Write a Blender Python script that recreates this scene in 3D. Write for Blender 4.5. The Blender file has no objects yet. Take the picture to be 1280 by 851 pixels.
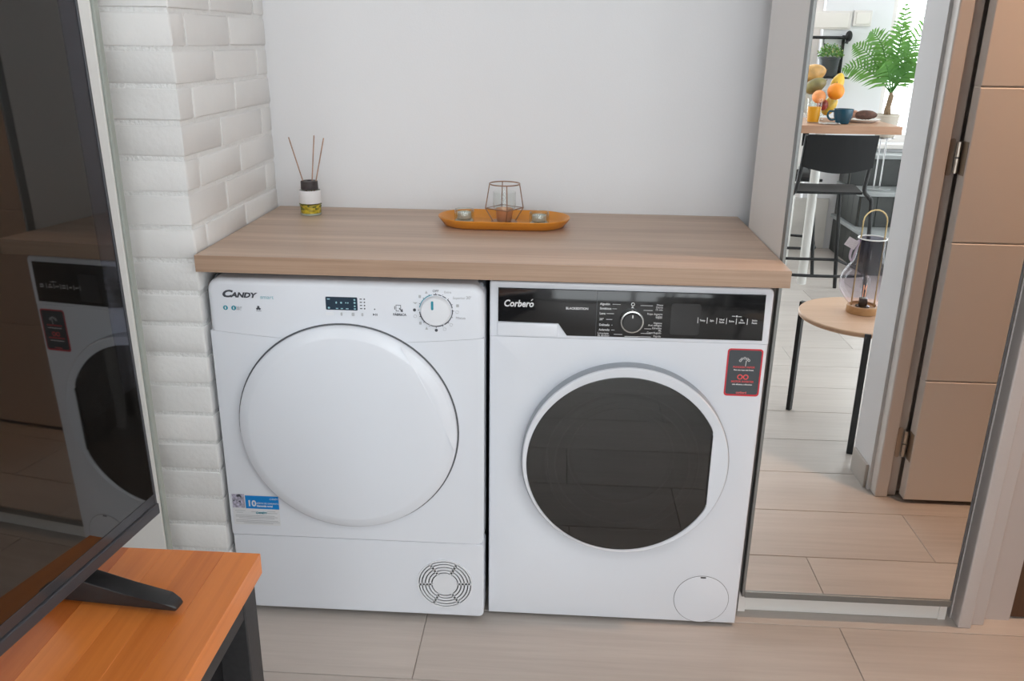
import bpy, bmesh, math, random
from mathutils import Vector, Matrix
random.seed(7)
C = bpy.context.scene
COL = C.collection
PI = math.pi
R = math.radians

# ------------------------------------------------------------------ camera
cd = bpy.data.cameras.new('camera'); cam = bpy.data.objects.new('camera', cd); COL.objects.link(cam)
cd.sensor_width = 36.0; cd.lens = 1065.93 / 1280 * 36.0; cd.clip_start = 0.02; cd.clip_end = 100
def cam_basis(p, y, r):
    cy, sy, cp, sp = math.cos(y), math.sin(y), math.cos(p), math.sin(p)
    f = Vector((sy*cp, cy*cp, -sp)); ri = Vector((cy, -sy, 0)); u = ri.cross(f)
    cr, sr = math.cos(r), math.sin(r)
    return cr*ri + sr*u, -sr*ri + cr*u, f
_r, _u, _f = cam_basis(0.337756, -0.0538507, 0.0136696)
cam.matrix_world = Matrix(((_r.x, _u.x, -_f.x, 0.7494), (_r.y, _u.y, -_f.y, -1.7166), (_r.z, _u.z, -_f.z, 1.3289), (0, 0, 0, 1)))
C.camera = cam

# ------------------------------------------------------------------ world, daylight, exposure
C.view_settings.view_transform = 'Standard'; C.view_settings.look = 'None'
C.view_settings.gamma = 1.0; C.view_settings.use_curve_mapping = False
C.view_settings.exposure = -0.53
W = bpy.data.worlds.new('overcast_sky'); C.world = W; W.use_nodes = True
bg = W.node_tree.nodes['Background']; bg.inputs['Color'].default_value = (0.93, 0.97, 1.0, 1); bg.inputs['Strength'].default_value = 7.6
C.cycles.max_bounces = 10; C.cycles.diffuse_bounces = 5; C.cycles.glossy_bounces = 6
C.cycles.transmission_bounces = 8; C.cycles.transparent_max_bounces = 12
C.cycles.caustics_reflective = False; C.cycles.caustics_refractive = False
C.cycles.sample_clamp_indirect = 8.0

def area(name, loc, rot, sx, sy, power=0, color=(1, 1, 1), portal=False):
    l = bpy.data.lights.new(name, 'AREA'); l.shape = 'RECTANGLE'; l.size = sx; l.size_y = sy
    l.energy = power; l.color = color
    if portal: l.cycles.is_portal = True
    o = bpy.data.objects.new(name, l); o.location = loc; o.rotation_euler = rot; COL.objects.link(o)
    return o
FAR = -4.06      # the wall behind the camera
area('window_portal', (3.26, FAR-0.02, 1.45), (R(90), 0, 0), 0.90, 1.5, portal=True)
area('side_portal', (4.02, -2.2, 1.15), (0, R(90), 0), 2.2, 2.2, portal=True)  # daylight through the added right window
area('left_portal', (-.83, -2.85, 1.5), (0, R(-90), 0), 1.4, 1.3, portal=True)  # daylight through the added left window
area('balcony_portal', (1.30, FAR-0.02, 1.15), (R(90), 0, 0), 2.2, 2.2, portal=True)

# ------------------------------------------------------------------ helpers
def bm_new(): return bmesh.new()
def add_box(bm, x0, x1, y0, y1, z0, z1, bev=0.0, seg=2):
    m = Matrix.Translation(((x0+x1)/2, (y0+y1)/2, (z0+z1)/2)) @ Matrix.Diagonal((abs(x1-x0), abs(y1-y0), abs(z1-z0), 1))
    r = bmesh.ops.create_cube(bm, size=1.0, matrix=m)
    if bev > 0:
        es = list({e for v in r['verts'] for e in v.link_edges})
        bmesh.ops.bevel(bm, geom=es, offset=bev, segments=seg, profile=0.5, affect='EDGES', clamp_overlap=True)
def box(x0, x1, y0, y1, z0, z1, bev=0.0, seg=2):
    bm = bm_new(); add_box(bm, x0, x1, y0, y1, z0, z1, bev, seg); return bm
def add_prism(bm, pts, origin, ux, uy, depth_vec, bev=0.0, seg=2):
    """polygon pts (2D) in the frame origin/ux/uy, extruded along depth_vec"""
    o, ux, uy, d = Vector(origin), Vector(ux), Vector(uy), Vector(depth_vec)
    a = [bm.verts.new(o + ux*p[0] + uy*p[1]) for p in pts]
    b = [bm.verts.new(v.co + d) for v in a]
    n = len(pts); fs = []
    fs.append(bm.faces.new(a)); fs.append(bm.faces.new(b[::-1]))
    for i in range(n): fs.append(bm.faces.new((a[i], b[i], b[(i+1) % n], a[(i+1) % n])))
    bmesh.ops.recalc_face_normals(bm, faces=fs)
    if bev > 0:
        es = [bm.edges.get((a[i], a[(i+1) % n])) for i in range(n)]
        bmesh.ops.bevel(bm, geom=es, offset=bev, segments=seg, profile=0.5, affect='EDGES', clamp_overlap=True)
    return a
def plate(pts, y0, y1, bev=0.0, seg=3, bm=None):
    """a plate seen from -y: polygon in x,z, front at y0, back at y1"""
    bm = bm or bm_new(); add_prism(bm, pts, (0, y0, 0), (1, 0, 0), (0, 0, 1), (0, y1-y0, 0), bev, seg); return bm
def rrect(x0, x1, z0, z1, rs, n=6):
    """rounded rectangle, rs = radius or (bl, br, tr, tl)"""
    if not hasattr(rs, '__len__'): rs = (rs,)*4
    out = []
    for (cx, cz, a0, r) in ((x0, z0, 180, rs[0]), (x1, z0, 270, rs[1]), (x1, z1, 0, rs[2]), (x0, z1, 90, rs[3])):
        sx = 1 if cx == x0 else -1; sz = 1 if cz == z0 else -1
        if r <= 1e-6: out.append((cx, cz)); continue
        for i in range(n+1):
            a = R(a0 + 90*i/n); out.append((cx + sx*r + r*math.cos(a), cz + sz*r + r*math.sin(a)))
    return out
def circ(cx, cz, r, n=48, a0=0, a1=360):
    if a1 - a0 >= 360: return [(cx + r*math.cos(R(a0+360*i/n)), cz + r*math.sin(R(a0+360*i/n))) for i in range(n)]
    return [(cx + r*math.cos(R(a0+(a1-a0)*i/n)), cz + r*math.sin(R(a0+(a1-a0)*i/n))) for i in range(n+1)]
def arc_band(bm, cx, cz, r0, r1, a0, a1, y0, y1, n=16):
    p = circ(cx, cz, r1, n, a0, a1)
    if a1-a0 >= 360: p = p + [p[0]]
    q = circ(cx, cz, r0, n, a0, a1)
    if a1-a0 >= 360: q = q + [q[0]]
    for i in range(len(p)-1): add_prism(bm, [p[i], p[i+1], q[i+1], q[i]], (0, y0, 0), (1, 0, 0), (0, 0, 1), (0, y1-y0, 0))
def add_lathe(bm, prof, origin=(0, 0, 0), axis=(0, 0, 1), n=40, cap0=False, cap1=False, a0=0.0):
    """profile (radius, height) spun about axis"""
    ax = Vector(axis).normalized(); t = Vector((1, 0, 0)) if abs(ax.x) < .9 else Vector((0, 1, 0))
    u = ax.cross(t).normalized(); v = ax.cross(u); o = Vector(origin)
    rings = []
    for (r, h) in prof:
        if r < 1e-6: rings.append([bm.verts.new(o + ax*h)])
        else: rings.append([bm.verts.new(o + ax*h + u*(r*math.cos(a0+2*PI*i/n)) + v*(r*math.sin(a0+2*PI*i/n))) for i in range(n)])
    fs = []
    for a, b in zip(rings, rings[1:]):
        for i in range(n):
            j = (i+1) % n
            if len(a) == 1 and len(b) == 1: continue
            if len(a) == 1: fs.append(bm.faces.new((a[0], b[i], b[j])))
            elif len(b) == 1: fs.append(bm.faces.new((a[i], a[j], b[0])))
            else: fs.append(bm.faces.new((a[i], a[j], b[j], b[i])))
    if cap0 and len(rings[0]) > 1: fs.append(bm.faces.new(rings[0]))
    if cap1 and len(rings[-1]) > 1: fs.append(bm.faces.new(rings[-1]))
    bmesh.ops.recalc_face_normals(bm, faces=fs)
def lathe(prof, origin=(0, 0, 0), axis=(0, 0, 1), n=40, cap0=False, cap1=False):
    bm = bm_new(); add_lathe(bm, prof, origin, axis, n, cap0, cap1); return bm
def smooth_path(pts, n=6, closed=False):
    P = [Vector(p) for p in pts]; out = []; m = len(P)
    rng = range(m) if closed else range(m-1)
    for i in rng:
        if closed: p0, p1, p2, p3 = P[i-1], P[i], P[(i+1) % m], P[(i+2) % m]
        else: p0, p1, p2, p3 = P[max(i-1, 0)], P[i], P[i+1], P[min(i+2, m-1)]
        for k in range(n):
            t = k/n
            out.append(0.5*((2*p1) + (p2-p0)*t + (2*p0-5*p1+4*p2-p3)*t*t + (3*p1-p0-3*p2+p3)*t**3))
    if not closed: out.append(P[-1])
    return out
def add_tube(bm, pts, r, n=8, closed=False):
    P = [Vector(p) for p in pts]; m = len(P); rings = []
    rr = r if hasattr(r, '__len__') else [r]*m
    up = None
    for i in range(m):
        if closed: d = P[(i+1) % m] - P[i-1]
        else: d = P[min(i+1, m-1)] - P[max(i-1, 0)]
        d.normalize()
        if up is None:
            t = Vector((0, 0, 1)) if abs(d.z) < .9 else Vector((1, 0, 0)); u = d.cross(t).normalized()
        else:
            u = (up - d*up.dot(d)).normalized()
        up = u; v = d.cross(u)
        rings.append([bm.verts.new(P[i] + u*(rr[i]*math.cos(2*PI*k/n)) + v*(rr[i]*math.sin(2*PI*k/n))) for k in range(n)])
    fs = []
    pairs = list(zip(rings, rings[1:])) + ([(rings[-1], rings[0])] if closed else [])
    for a, b in pairs:
        for k in range(n): fs.append(bm.faces.new((a[k], a[(k+1) % n], b[(k+1) % n], b[k])))
    if not closed: fs.append(bm.faces.new(rings[0][::-1])); fs.append(bm.faces.new(rings[-1]))
    bmesh.ops.recalc_face_normals(bm, faces=fs)
def tube(pts, r, n=8, closed=False):
    bm = bm_new(); add_tube(bm, pts, r, n, closed); return bm
def add_ball(bm, c, rx, ry=None, rz=None, u=20, v=12, rot=None):
    ry = ry or rx; rz = rz or rx
    m = Matrix.Translation(c) @ (rot.to_4x4() if rot else Matrix()) @ Matrix.Diagonal((rx, ry, rz, 1))
    bmesh.ops.create_uvsphere(bm, u_segments=u, v_segments=v, radius=1.0, matrix=m)
def setpar(o, p):
    o.parent = p; o.matrix_parent_inverse = abs_matrix(p).inverted()
def abs_matrix(o):
    m = o.matrix_basis.copy()
    return (abs_matrix(o.parent) @ o.matrix_parent_inverse @ m) if o.parent else m
def link(name, me, m, parent=None):
    o = bpy.data.objects.new(name, me); COL.objects.link(o)
    if m and not me.materials: me.materials.append(m)
    if parent: setpar(o, parent)
    return o
def obj(name, bm, m, parent=None, smooth=False, angle=35):
    me = bpy.data.meshes.new(name); bm.to_mesh(me); bm.free()
    if smooth:
        for p in me.polygons: p.use_smooth = True
        me.set_sharp_from_angle(angle=R(angle))
    return link(name, me, m, parent)
def tag(o, label=None, cat=None, group=None, kind=None):
    if label: o['label'] = label
    if cat: o['category'] = cat
    if group: o['group'] = group
    if kind: o['kind'] = kind
    return o
def thing(name, loc, label, cat, group=None):
    o = bpy.data.objects.new(name, None); COL.objects.link(o); o.location = loc; o.empty_display_size = .1
    return tag(o, label, cat, group)
def dup(root, M, label=None):
    """copy a thing with its parts and sub-parts, moved by the rigid matrix M"""
    r = root.copy(); COL.objects.link(r); r.matrix_basis = M @ root.matrix_basis
    if label: r['label'] = label
    for ch in list(root.children):
        c = ch.copy(); COL.objects.link(c); c.parent = r; c.matrix_parent_inverse = ch.matrix_parent_inverse.copy()
        for g in ch.children:
            d = g.copy(); COL.objects.link(d); d.parent = c; d.matrix_parent_inverse = g.matrix_parent_inverse.copy()
    return r
def lettering(name, body, x, y, z, size, m, parent, align='LEFT', shear=0.0, bold=0.0, sx=1.0, depth=0.0003, rot=None):
    cu = bpy.data.curves.new(name, 'FONT'); cu.body = body; cu.size = size; cu.align_x = align; cu.align_y = 'CENTER'
    cu.shear = shear; cu.offset = bold; cu.extrude = depth; cu.resolution_u = 3
    tmp = bpy.data.objects.new('tmp_text', cu); COL.objects.link(tmp)
    me = bpy.data.meshes.new_from_object(tmp); bpy.data.objects.remove(tmp); bpy.data.curves.remove(cu)
    me.name = name; me.materials.clear()
    me.transform(Matrix.Translation((x, y, z)) @ (rot or Matrix.Rotation(R(90), 4, 'X')) @ Matrix.Diagonal((sx, 1, 1, 1)))
    return link(name, me, m, parent)

# ------------------------------------------------------------------ materials
def mat(name, color, rough=0.5, metal=0.0, spec=None, coat=0.0, noise=0.0, nscale=(8, 8, 8), bump=0.0, bscale=60.0, trans=0.0, ior=None, alpha=1.0, emit=None, rough_noise=0.0):
    m = bpy.data.materials.new(name); m.use_nodes = True; nt = m.node_tree; b = nt.nodes['Principled BSDF']
    b.inputs['Base Color'].default_value = (*color, 1); b.inputs['Roughness'].default_value = rough; b.inputs['Metallic'].default_value = metal
    if spec is not None: b.inputs['Specular IOR Level'].default_value = spec
    if coat: b.inputs['Coat Weight'].default_value = coat; b.inputs['Coat Roughness'].default_value = 0.05
    if trans: b.inputs['Transmission Weight'].default_value = trans
    if ior: b.inputs['IOR'].default_value = ior
    if alpha < 1: b.inputs['Alpha'].default_value = alpha
    if emit: b.inputs['Emission Color'].default_value = (*emit[0], 1); b.inputs['Emission Strength'].default_value = emit[1]
    if noise or bump:
        tc = nt.nodes.new('ShaderNodeTexCoord'); mp = nt.nodes.new('ShaderNodeMapping'); mp.inputs['Scale'].default_value = nscale
        nt.links.new(tc.outputs['Object'], mp.inputs['Vector'])
    if noise:
        nz = nt.nodes.new('ShaderNodeTexNoise'); nz.inputs['Scale'].default_value = 1.0; nz.inputs['Detail'].default_value = 4
        nt.links.new(mp.outputs['Vector'], nz.inputs['Vector'])
        cr = nt.nodes.new('ShaderNodeValToRGB')
        cr.color_ramp.elements[0].position = .3; cr.color_ramp.elements[1].position = .7
        cr.color_ramp.elements[0].color = (*[c*(1-noise) for c in color], 1); cr.color_ramp.elements[1].color = (*[min(1, c*(1+noise)) for c in color], 1)
        nt.links.new(nz.outputs['Fac'], cr.inputs['Fac']); nt.links.new(cr.outputs['Color'], b.inputs['Base Color'])
    if bump:
        nb = nt.nodes.new('ShaderNodeTexNoise'); nb.inputs['Scale'].default_value = bscale; nb.inputs['Detail'].default_value = 5
        nt.links.new(tc.outputs['Object'], nb.inputs['Vector'])
        bp = nt.nodes.new('ShaderNodeBump'); bp.inputs['Strength'].default_value = bump; bp.inputs['Distance'].default_value = 0.01
        nt.links.new(nb.outputs['Fac'], bp.inputs['Height']); nt.links.new(bp.outputs['Normal'], b.inputs['Normal'])
    return m
def wood(name, c0, c1, rough=0.45, along='X', fine=90.0, coarse=9.0, vary=0.0, coat=0.0, stretch=22.0, mix=0.5, shift=True, bump=0.0):
    """grain runs along an axis: coarse cloudy bands plus fine fibre streaks, tone shift per piece"""
    m = bpy.data.materials.new(name); m.use_nodes = True; nt = m.node_tree; N = nt.nodes.new; L = nt.links.new
    b = nt.nodes['Principled BSDF']; b.inputs['Roughness'].default_value = rough
    if coat: b.inputs['Coat Weight'].default_value = coat; b.inputs['Coat Roughness'].default_value = .15
    tc = N('ShaderNodeTexCoord'); oi = N('ShaderNodeObjectInfo')
    off = N('ShaderNodeVectorMath'); off.operation = 'MULTIPLY_ADD'
    cmb = N('ShaderNodeCombineXYZ')
    for k in range(3): L(oi.outputs['Random'], cmb.inputs[k])
    L(cmb.outputs[0], off.inputs[0]); off.inputs[1].default_value = (37.0, 51.0, 23.0) if shift else (0, 0, 0)
    L(tc.outputs['Object'], off.inputs[2])
    def layer(scale, st, detail, rg=.5):
        mp = N('ShaderNodeMapping'); s = [scale]*3; s['XYZ'.index(along)] = scale/st; mp.inputs['Scale'].default_value = s
        L(off.outputs[0], mp.inputs['Vector'])
        n = N('ShaderNodeTexNoise'); n.inputs['Scale'].default_value = 1; n.inputs['Detail'].default_value = detail; n.inputs['Roughness'].default_value = rg
        n.inputs['Distortion'].default_value = .4
        L(mp.outputs[0], n.inputs['Vector']); return n
    a = layer(coarse, stretch*.5, 3); f = layer(fine, stretch*1.6, 4, .65)
    mx = N('ShaderNodeMix'); mx.data_type = 'FLOAT'; mx.inputs[0].default_value = mix
    L(a.outputs['Fac'], mx.inputs[2]); L(f.outputs['Fac'], mx.inputs[3])
    ad = N('ShaderNodeMath'); ad.operation = 'MULTIPLY_ADD'; L(oi.outputs['Random'], ad.inputs[0]); ad.inputs[1].default_value = vary; L(mx.outputs[0], ad.inputs[2])
    sb = N('ShaderNodeMath'); sb.operation = 'SUBTRACT'; L(ad.outputs[0], sb.inputs[0]); sb.inputs[1].default_value = vary*.5
    cr = N('ShaderNodeValToRGB'); cr.color_ramp.elements[0].position = .30; cr.color_ramp.elements[1].position = .70
    cr.color_ramp.elements[0].color = (*c0, 1); cr.color_ramp.elements[1].color = (*c1, 1)
    L(sb.outputs[0], cr.inputs['Fac']); L(cr.outputs['Color'], b.inputs['Base Color'])
    if bump:
        bp = N('ShaderNodeBump'); bp.inputs['Strength'].default_value = bump; bp.inputs['Distance'].default_value = .002
        L(f.outputs['Fac'], bp.inputs['Height']); L(bp.outputs['Normal'], b.inputs['Normal'])
    return m
def glass(name, tint=(1, 1, 1), rough=0.0, refl=1.0, ior=1.5):
    """thin glass: tinted see-through plus Fresnel reflection (lets daylight pass)"""
    m = bpy.data.materials.new(name); m.use_nodes = True; nt = m.node_tree; nt.nodes.clear(); N = nt.nodes.new; L = nt.links.new
    o = N('ShaderNodeOutputMaterial'); mx = N('ShaderNodeMixShader'); t = N('ShaderNodeBsdfTransparent'); g = N('ShaderNodeBsdfGlossy'); f = N('ShaderNodeLayerWeight')
    t.inputs['Color'].default_value = (*tint, 1); g.inputs['Roughness'].default_value = rough; f.inputs['Blend'].default_value = .5
    pw = N('ShaderNodeMath'); pw.operation = 'POWER'; pw.inputs[1].default_value = 4.0; L(f.outputs['Facing'], pw.inputs[0])
    sc = N('ShaderNodeMath'); sc.operation = 'MULTIPLY_ADD'; sc.inputs[1].default_value = .9; sc.inputs[2].default_value = ((ior-1)/(ior+1))**2; L(pw.outputs[0], sc.inputs[0])
    ml = N('ShaderNodeMath'); ml.operation = 'MULTIPLY'; ml.inputs[1].default_value = refl
    L(sc.outputs[0], ml.inputs[0]); L(ml.outputs[0], mx.inputs[0]); L(t.outputs[0], mx.inputs[1]); L(g.outputs[0], mx.inputs[2]); L(mx.outputs[0], o.inputs[0])
    return m

M_wall = mat('white_wall_paint', (.80, .805, .825), .85, bump=.04, bscale=220)
M_wallw = mat('warm_white_wall_paint', (.80, .785, .76), .85, bump=.04, bscale=220)
M_ceil = mat('ceiling_paint', (.86, .86, .85), .9)
M_brick = mat('painted_white_brick', (.79, .785, .775), .62, noise=.02, nscale=(9, 9, 9), bump=.14, bscale=70)
M_mortar = mat('painted_white_mortar', (.84, .84, .83), .7, bump=.5, bscale=140)
M_tile = wood('greige_wood_look_tile', (.41, .37, .338), (.545, .50, .46), .36, 'X', 70, 5, vary=.10, stretch=14, mix=.45)
M_grout = mat('grey_grout', (.29, .27, .25), .8)
M_white = mat('white_enamel', (.775, .80, .855), .22, spec=.5, noise=.006, nscale=(2, 2, 2))
M_wplastic = mat('white_plastic', (.78, .795, .83), .28)
M_steel_side = mat('dark_gap_steel', (.20, .22, .25), .5)
M_dark = mat('dark_rubber', (.03, .03, .033), .6)
M_groove = mat('dark_seal', (.10, .105, .115), .5)
M_print = mat('dark_grey_print', (.06, .065, .08), .6)
M_lprint = mat('light_grey_print', (.45, .46, .48), .6)
M_teal = mat('teal_print', (.02, .27, .36), .45)
M_tealp = mat('pale_teal_print', (.30, .52, .58), .5)
M_wprint = mat('white_print', (.75, .75, .76), .5)
M_display = mat('blue_grey_display', (.035, .055, .08), .15)
M_blk = mat('black_gloss_panel', (.012, .012, .013), .07, spec=.5)
M_blk2 = mat('black_gloss_display', (.02, .02, .021), .12, spec=.5)
M_silver = mat('silver_plastic', (.62, .62, .60), .25, metal=.85)
M_blue = mat('blue_sticker_print', (.0, .22, .62), .35)
M_stick = mat('pale_sticker_paper', (.72, .73, .75), .4)
M_redp = mat('red_sticker_print', (.62, .03, .05), .35)
M_dgrey = mat('charcoal_sticker_print', (.055, .065, .075), .35)
M_skin = mat('sticker_photo_pale', (.42, .40, .50), .5, noise=.5, nscale=(160, 160, 160))
M_top = wood('ash_laminate', (.40, .275, .20), (.66, .50, .385), .38, 'X', 120, 15, stretch=34, mix=.42)
M_orange = [wood('orange_beech_laminate', (.43, .100, .014), (.68, .215, .045), .30, 'Y', 75, 9, stretch=16, vary=.40, mix=.42)]
M_black = mat('black_melamine', (.022, .021, .022), .5, noise=.2, nscale=(120, 120, 120))
M_tvblk = mat('black_tv_plastic', (.015, .015, .016), .35)
M_tvbez = mat('grey_tv_bezel', (.04, .04, .045), .35)
M_screen = mat('dark_tv_glass', (.005, .0045, .004), .02, spec=.9, ior=1.6)
M_scrstrip = glass('screen_edge_strip', (.95, .96, 1.0), .3, .3)
M_board = mat('white_lacquer_board', (.80, .785, .755), .5)
M_seal = mat('grey_green_profile', (.38, .41, .375), .5)
M_cab = mat('pale_greige_cabinet', (.80, .775, .75), .45)
M_mirror = mat('mirror_silver', (.93, .93, .92), .0, metal=1.0)
M_alu = mat('brushed_aluminium', (.25, .26, .255), .42, metal=.7)
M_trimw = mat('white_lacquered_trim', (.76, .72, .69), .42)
M_trim_shaded = mat('shaded_white_trim', (.57, .53, .515), .42)  # white trim with the shade beside the mirror mixed into its colour
M_doorw = mat('white_lacquered_door', (.84, .80, .76), .42)
M_brown = wood('dark_walnut', (.07, .035, .02), (.13, .07, .04), .4, 'Z')
M_hinge = mat('nickel_hinge', (.48, .42, .36), .3, metal=1.0)
M_skirt = mat('greige_skirting_tile', (.50, .46, .42), .4, noise=.06, nscale=(6, 6, 6))
M_glass = glass('clear_glass', (.95, .97, .96))
M_glassg = glass('greenish_glass', (.94, .975, .96), refl=1.8)
M_pane = glass('window_pane', (.98, .99, .99))
M_mustard = mat('mustard_glazed_ceramic', (.70, .27, .03), .32, noise=.05, nscale=(25, 25, 25))
M_copper = mat('copper_wire', (.40, .25, .18), .35, metal=.8)
M_coppercup = mat('copper_cup', (.72, .47, .33), .32, metal=.75)
M_wax = mat('white_wax', (.80, .80, .74), .6)
M_foil = mat('aluminium_foil', (.75, .75, .74), .4, metal=.35)
M_reed = mat('rattan_reed', (.42, .26, .19), .7, noise=.2, nscale=(200, 200, 40))
M_capb = mat('dark_brown_cap', (.05, .04, .042), .5, noise=.3, nscale=(150, 150, 150))
M_label = mat('white_paper_label', (.80, .79, .80), .6)
M_oil = mat('yellow_oil', (.58, .43, .03), .15, noise=.6, nscale=(90, 90, 160))
M_flower = mat('olive_dried_flowers', (.16, .17, .03), .7)
M_tabtop = wood('oak_side_table', (.50, .30, .18), (.64, .42, .27), .42, 'X', 80, 10, stretch=18)
M_bartop = wood('brown_oak_bar_top', (.36, .19, .11), (.52, .31, .20), .5, 'X', 60, 14, stretch=10)
M_blkmetal = mat('black_powder_coat', (.016, .017, .018), .45, spec=.35)
M_seat = mat('dark_grey_moulded_plastic', (.014, .015, .016), .6, spec=.25)
M_postw = mat('white_table_post', (.72, .72, .69), .4)
M_smoke = bpy.data.materials.new('smoked_lilac_glass')
M_rimw = mat('white_rim', (.85, .85, .82), .3)
M_brass = mat('brass_wire', (.62, .47, .24), .3, metal=1.0)
M_ringw = wood('lantern_base_wood', (.45, .24, .10), (.60, .36, .17), .4, 'X', 80, 10)
M_tagp = mat('grey_tag_print', (.58, .52, .54), .6, noise=.12, nscale=(120, 120, 400))
M_rope = mat('lilac_ribbon', (.55, .47, .55), .7)
M_fil = mat('glowing_filament', (.9, .5, .3), .5, emit=((1, .5, .3), .9))
M_stone = mat('dark_slate_tile', (.038, .042, .040), .45, noise=.2, nscale=(10, 10, 10))
M_tread = mat('grey_stone_tread', (.30, .32, .32), .4, noise=.08, nscale=(14, 14, 14))
M_marble = mat('white_marble', (.70, .68, .64), .3, noise=.10, nscale=(5, 5, 9))
M_pot = mat('dark_grey_pot', (.05, .06, .065), .5)
M_leaf = mat('bright_green_leaf', (.14, .33, .07), .5, noise=.35, nscale=(70, 70, 70))
M_leafy = mat('yellow_green_blossom', (.52, .56, .22), .6)
M_palm = mat('palm_green', (.07, .20, .05), .45, noise=.3, nscale=(9, 9, 9), trans=0.0)
_nt = M_palm.node_tree; _p = _nt.nodes['Principled BSDF']; _tr = _nt.nodes.new('ShaderNodeBsdfTranslucent'); _tr.inputs['Color'].default_value = (.30, .62, .10, 1)
_ms = _nt.nodes.new('ShaderNodeMixShader'); _ms.inputs[0].default_value = .25; _nt.links.new(_p.outputs[0], _ms.inputs[1]); _nt.links.new(_tr.outputs[0], _ms.inputs[2]); _nt.links.new(_ms.outputs[0], _nt.nodes['Material Output'].inputs[0])
M_trunk = mat('palm_trunk', (.22, .15, .09), .8, noise=.3, nscale=(60, 60, 120))
M_beige = mat('beige_ceramic_pot', (.52, .47, .40), .5)
M_chrome = mat('chrome_wire', (.40, .40, .40), .3, metal=1.0)
M_cupblue = mat('teal_blue_glaze', (.012, .065, .105), .25)
M_plate = mat('white_porcelain', (.80, .79, .78), .25)
M_pastry = mat('brown_pastry', (.10, .045, .03), .7, noise=.4, nscale=(60, 60, 60))
M_bread = mat('pink_meat_slices', (.55, .32, .24), .6, noise=.25, nscale=(40, 40, 40))
M_napkin = mat('white_paper_napkin', (.82, .81, .79), .8)
M_juice = mat('orange_juice', (.85, .38, .01), .3)
M_orangef = mat('orange_peel', (.85, .27, .01), .45, bump=.15, bscale=300)
M_peach = mat('peach_skin', (.80, .30, .10), .55, noise=.3, nscale=(18, 18, 18))
M_mango = mat('mango_skin', (.52, .30, .10), .4, noise=.45, nscale=(14, 14, 14))
M_mangog = mat('green_mango_skin', (.22, .19, .07), .4, noise=.5, nscale=(12, 12, 12))
M_yellowf = mat('yellow_fruit_skin', (.70, .46, .04), .4, noise=.18, nscale=(20, 20, 20))
M_redf = mat('red_apple_skin', (.38, .05, .04), .35, noise=.4, nscale=(20, 20, 20))
# smoked lantern glass: grey lilac at the top, clearing towards the base
nt = M_smoke.use_nodes or None; M_smoke.use_nodes = True; nt = M_smoke.node_tree; nt.nodes.clear()
_o = nt.nodes.new('ShaderNodeOutputMaterial'); _mx = nt.nodes.new('ShaderNodeMixShader'); _t = nt.nodes.new('ShaderNodeBsdfTransparent')
_g = nt.nodes.new('ShaderNodeBsdfGlossy'); _g.inputs['Roughness'].default_value = .02; _lw = nt.nodes.new('ShaderNodeLayerWeight'); _lw.inputs['Blend'].default_value = .5; _pw = nt.nodes.new('ShaderNodeMath'); _pw.operation = 'POWER'; _pw.inputs[1].default_value = 5.0; nt.links.new(_lw.outputs['Facing'], _pw.inputs[0]); _fr = nt.nodes.new('ShaderNodeMath'); _fr.operation = 'MULTIPLY_ADD'; _fr.inputs[1].default_value = .45; _fr.inputs[2].default_value = .05; nt.links.new(_pw.outputs[0], _fr.inputs[0])
_tc = nt.nodes.new('ShaderNodeTexCoord'); _sp = nt.nodes.new('ShaderNodeSeparateXYZ'); _cr = nt.nodes.new('ShaderNodeValToRGB'); _mr = nt.nodes.new('ShaderNodeMapRange')
_mr.inputs['From Min'].default_value = .46; _mr.inputs['From Max'].default_value = .74
_cr.color_ramp.elements[0].position = .15; _cr.color_ramp.elements[0].color = (.90, .86, .89, 1); _cr.color_ramp.elements[1].position = .75; _cr.color_ramp.elements[1].color = (.48, .46, .53, 1)
for a_, b_ in ((_tc.outputs['Object'], _sp.inputs[0]), (_sp.outputs['Z'], _mr.inputs['Value']), (_mr.outputs[0], _cr.inputs[0]), (_cr.outputs[0], _t.inputs[0]),
               (_fr.outputs[0], _mx.inputs[0]), (_t.outputs[0], _mx.inputs[1]), (_g.outputs[0], _mx.inputs[2]), (_mx.outputs[0], _o.inputs[0])): nt.links.new(a_, b_)

# ------------------------------------------------------------------ the setting
YB = 0.546                      # back wall face
MIR = 0.07                      # mirror plane
def V(x, yv, z): return (x, 2*MIR - yv, z)    # real place of a thing seen yv deep in the mirror
def struct(name, bm, m, parent=None, smooth=False):
    o = obj(name, bm, m, parent, smooth)
    if not parent: o['kind'] = 'structure'
    return o
fl = struct('floor', box(-.8, 4.0, FAR-.1, 2.0, -.06, -.0025), M_grout)
# floor tiles: 1.0 x 0.25 m planks, laid across; one shared mesh for whole planks
ROW0, RP, GAPT = 0.045, 0.25, .0019
offs = {0: .457, 1: .806, 2: .13, 3: .80, 4: .48, 5: .16}
def tile_mesh(w, d):
    bm = box(0, w, 0, d, -.012, 0, .0011, 1); me = bpy.data.meshes.new('tile'); bm.to_mesh(me); bm.free(); me.materials.append(M_tile); return me
cache = {}
for k in range(-5, 17):
    y1 = ROW0 - RP*k; y0 = y1 - RP
    o_ = offs[(k) % 6]
    x = -.8 + ((o_ + .8) % 1.0) - 1.0
    while x < 4.0:
        xa, xb = max(x, -.8), min(x+1.0, 4.0)
        if xb - xa > .03:
            key = (round(xb-xa, 3),)
            if key not in cache: cache[key] = tile_mesh(xb-xa-GAPT, RP-GAPT)
            t = link('tile', cache[key], None, fl); t.location = (xa+GAPT/2, y0+GAPT/2, 0)
        x += 1.0
struct('ceiling', box(-.8, 4.0, FAR-.2, 2.0, 2.6, 2.7), M_ceil)
struct('wall_back', box(-.8, 1.9, YB, YB+.12, 0, 2.6), M_wall)
bm = bm_new()
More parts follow.
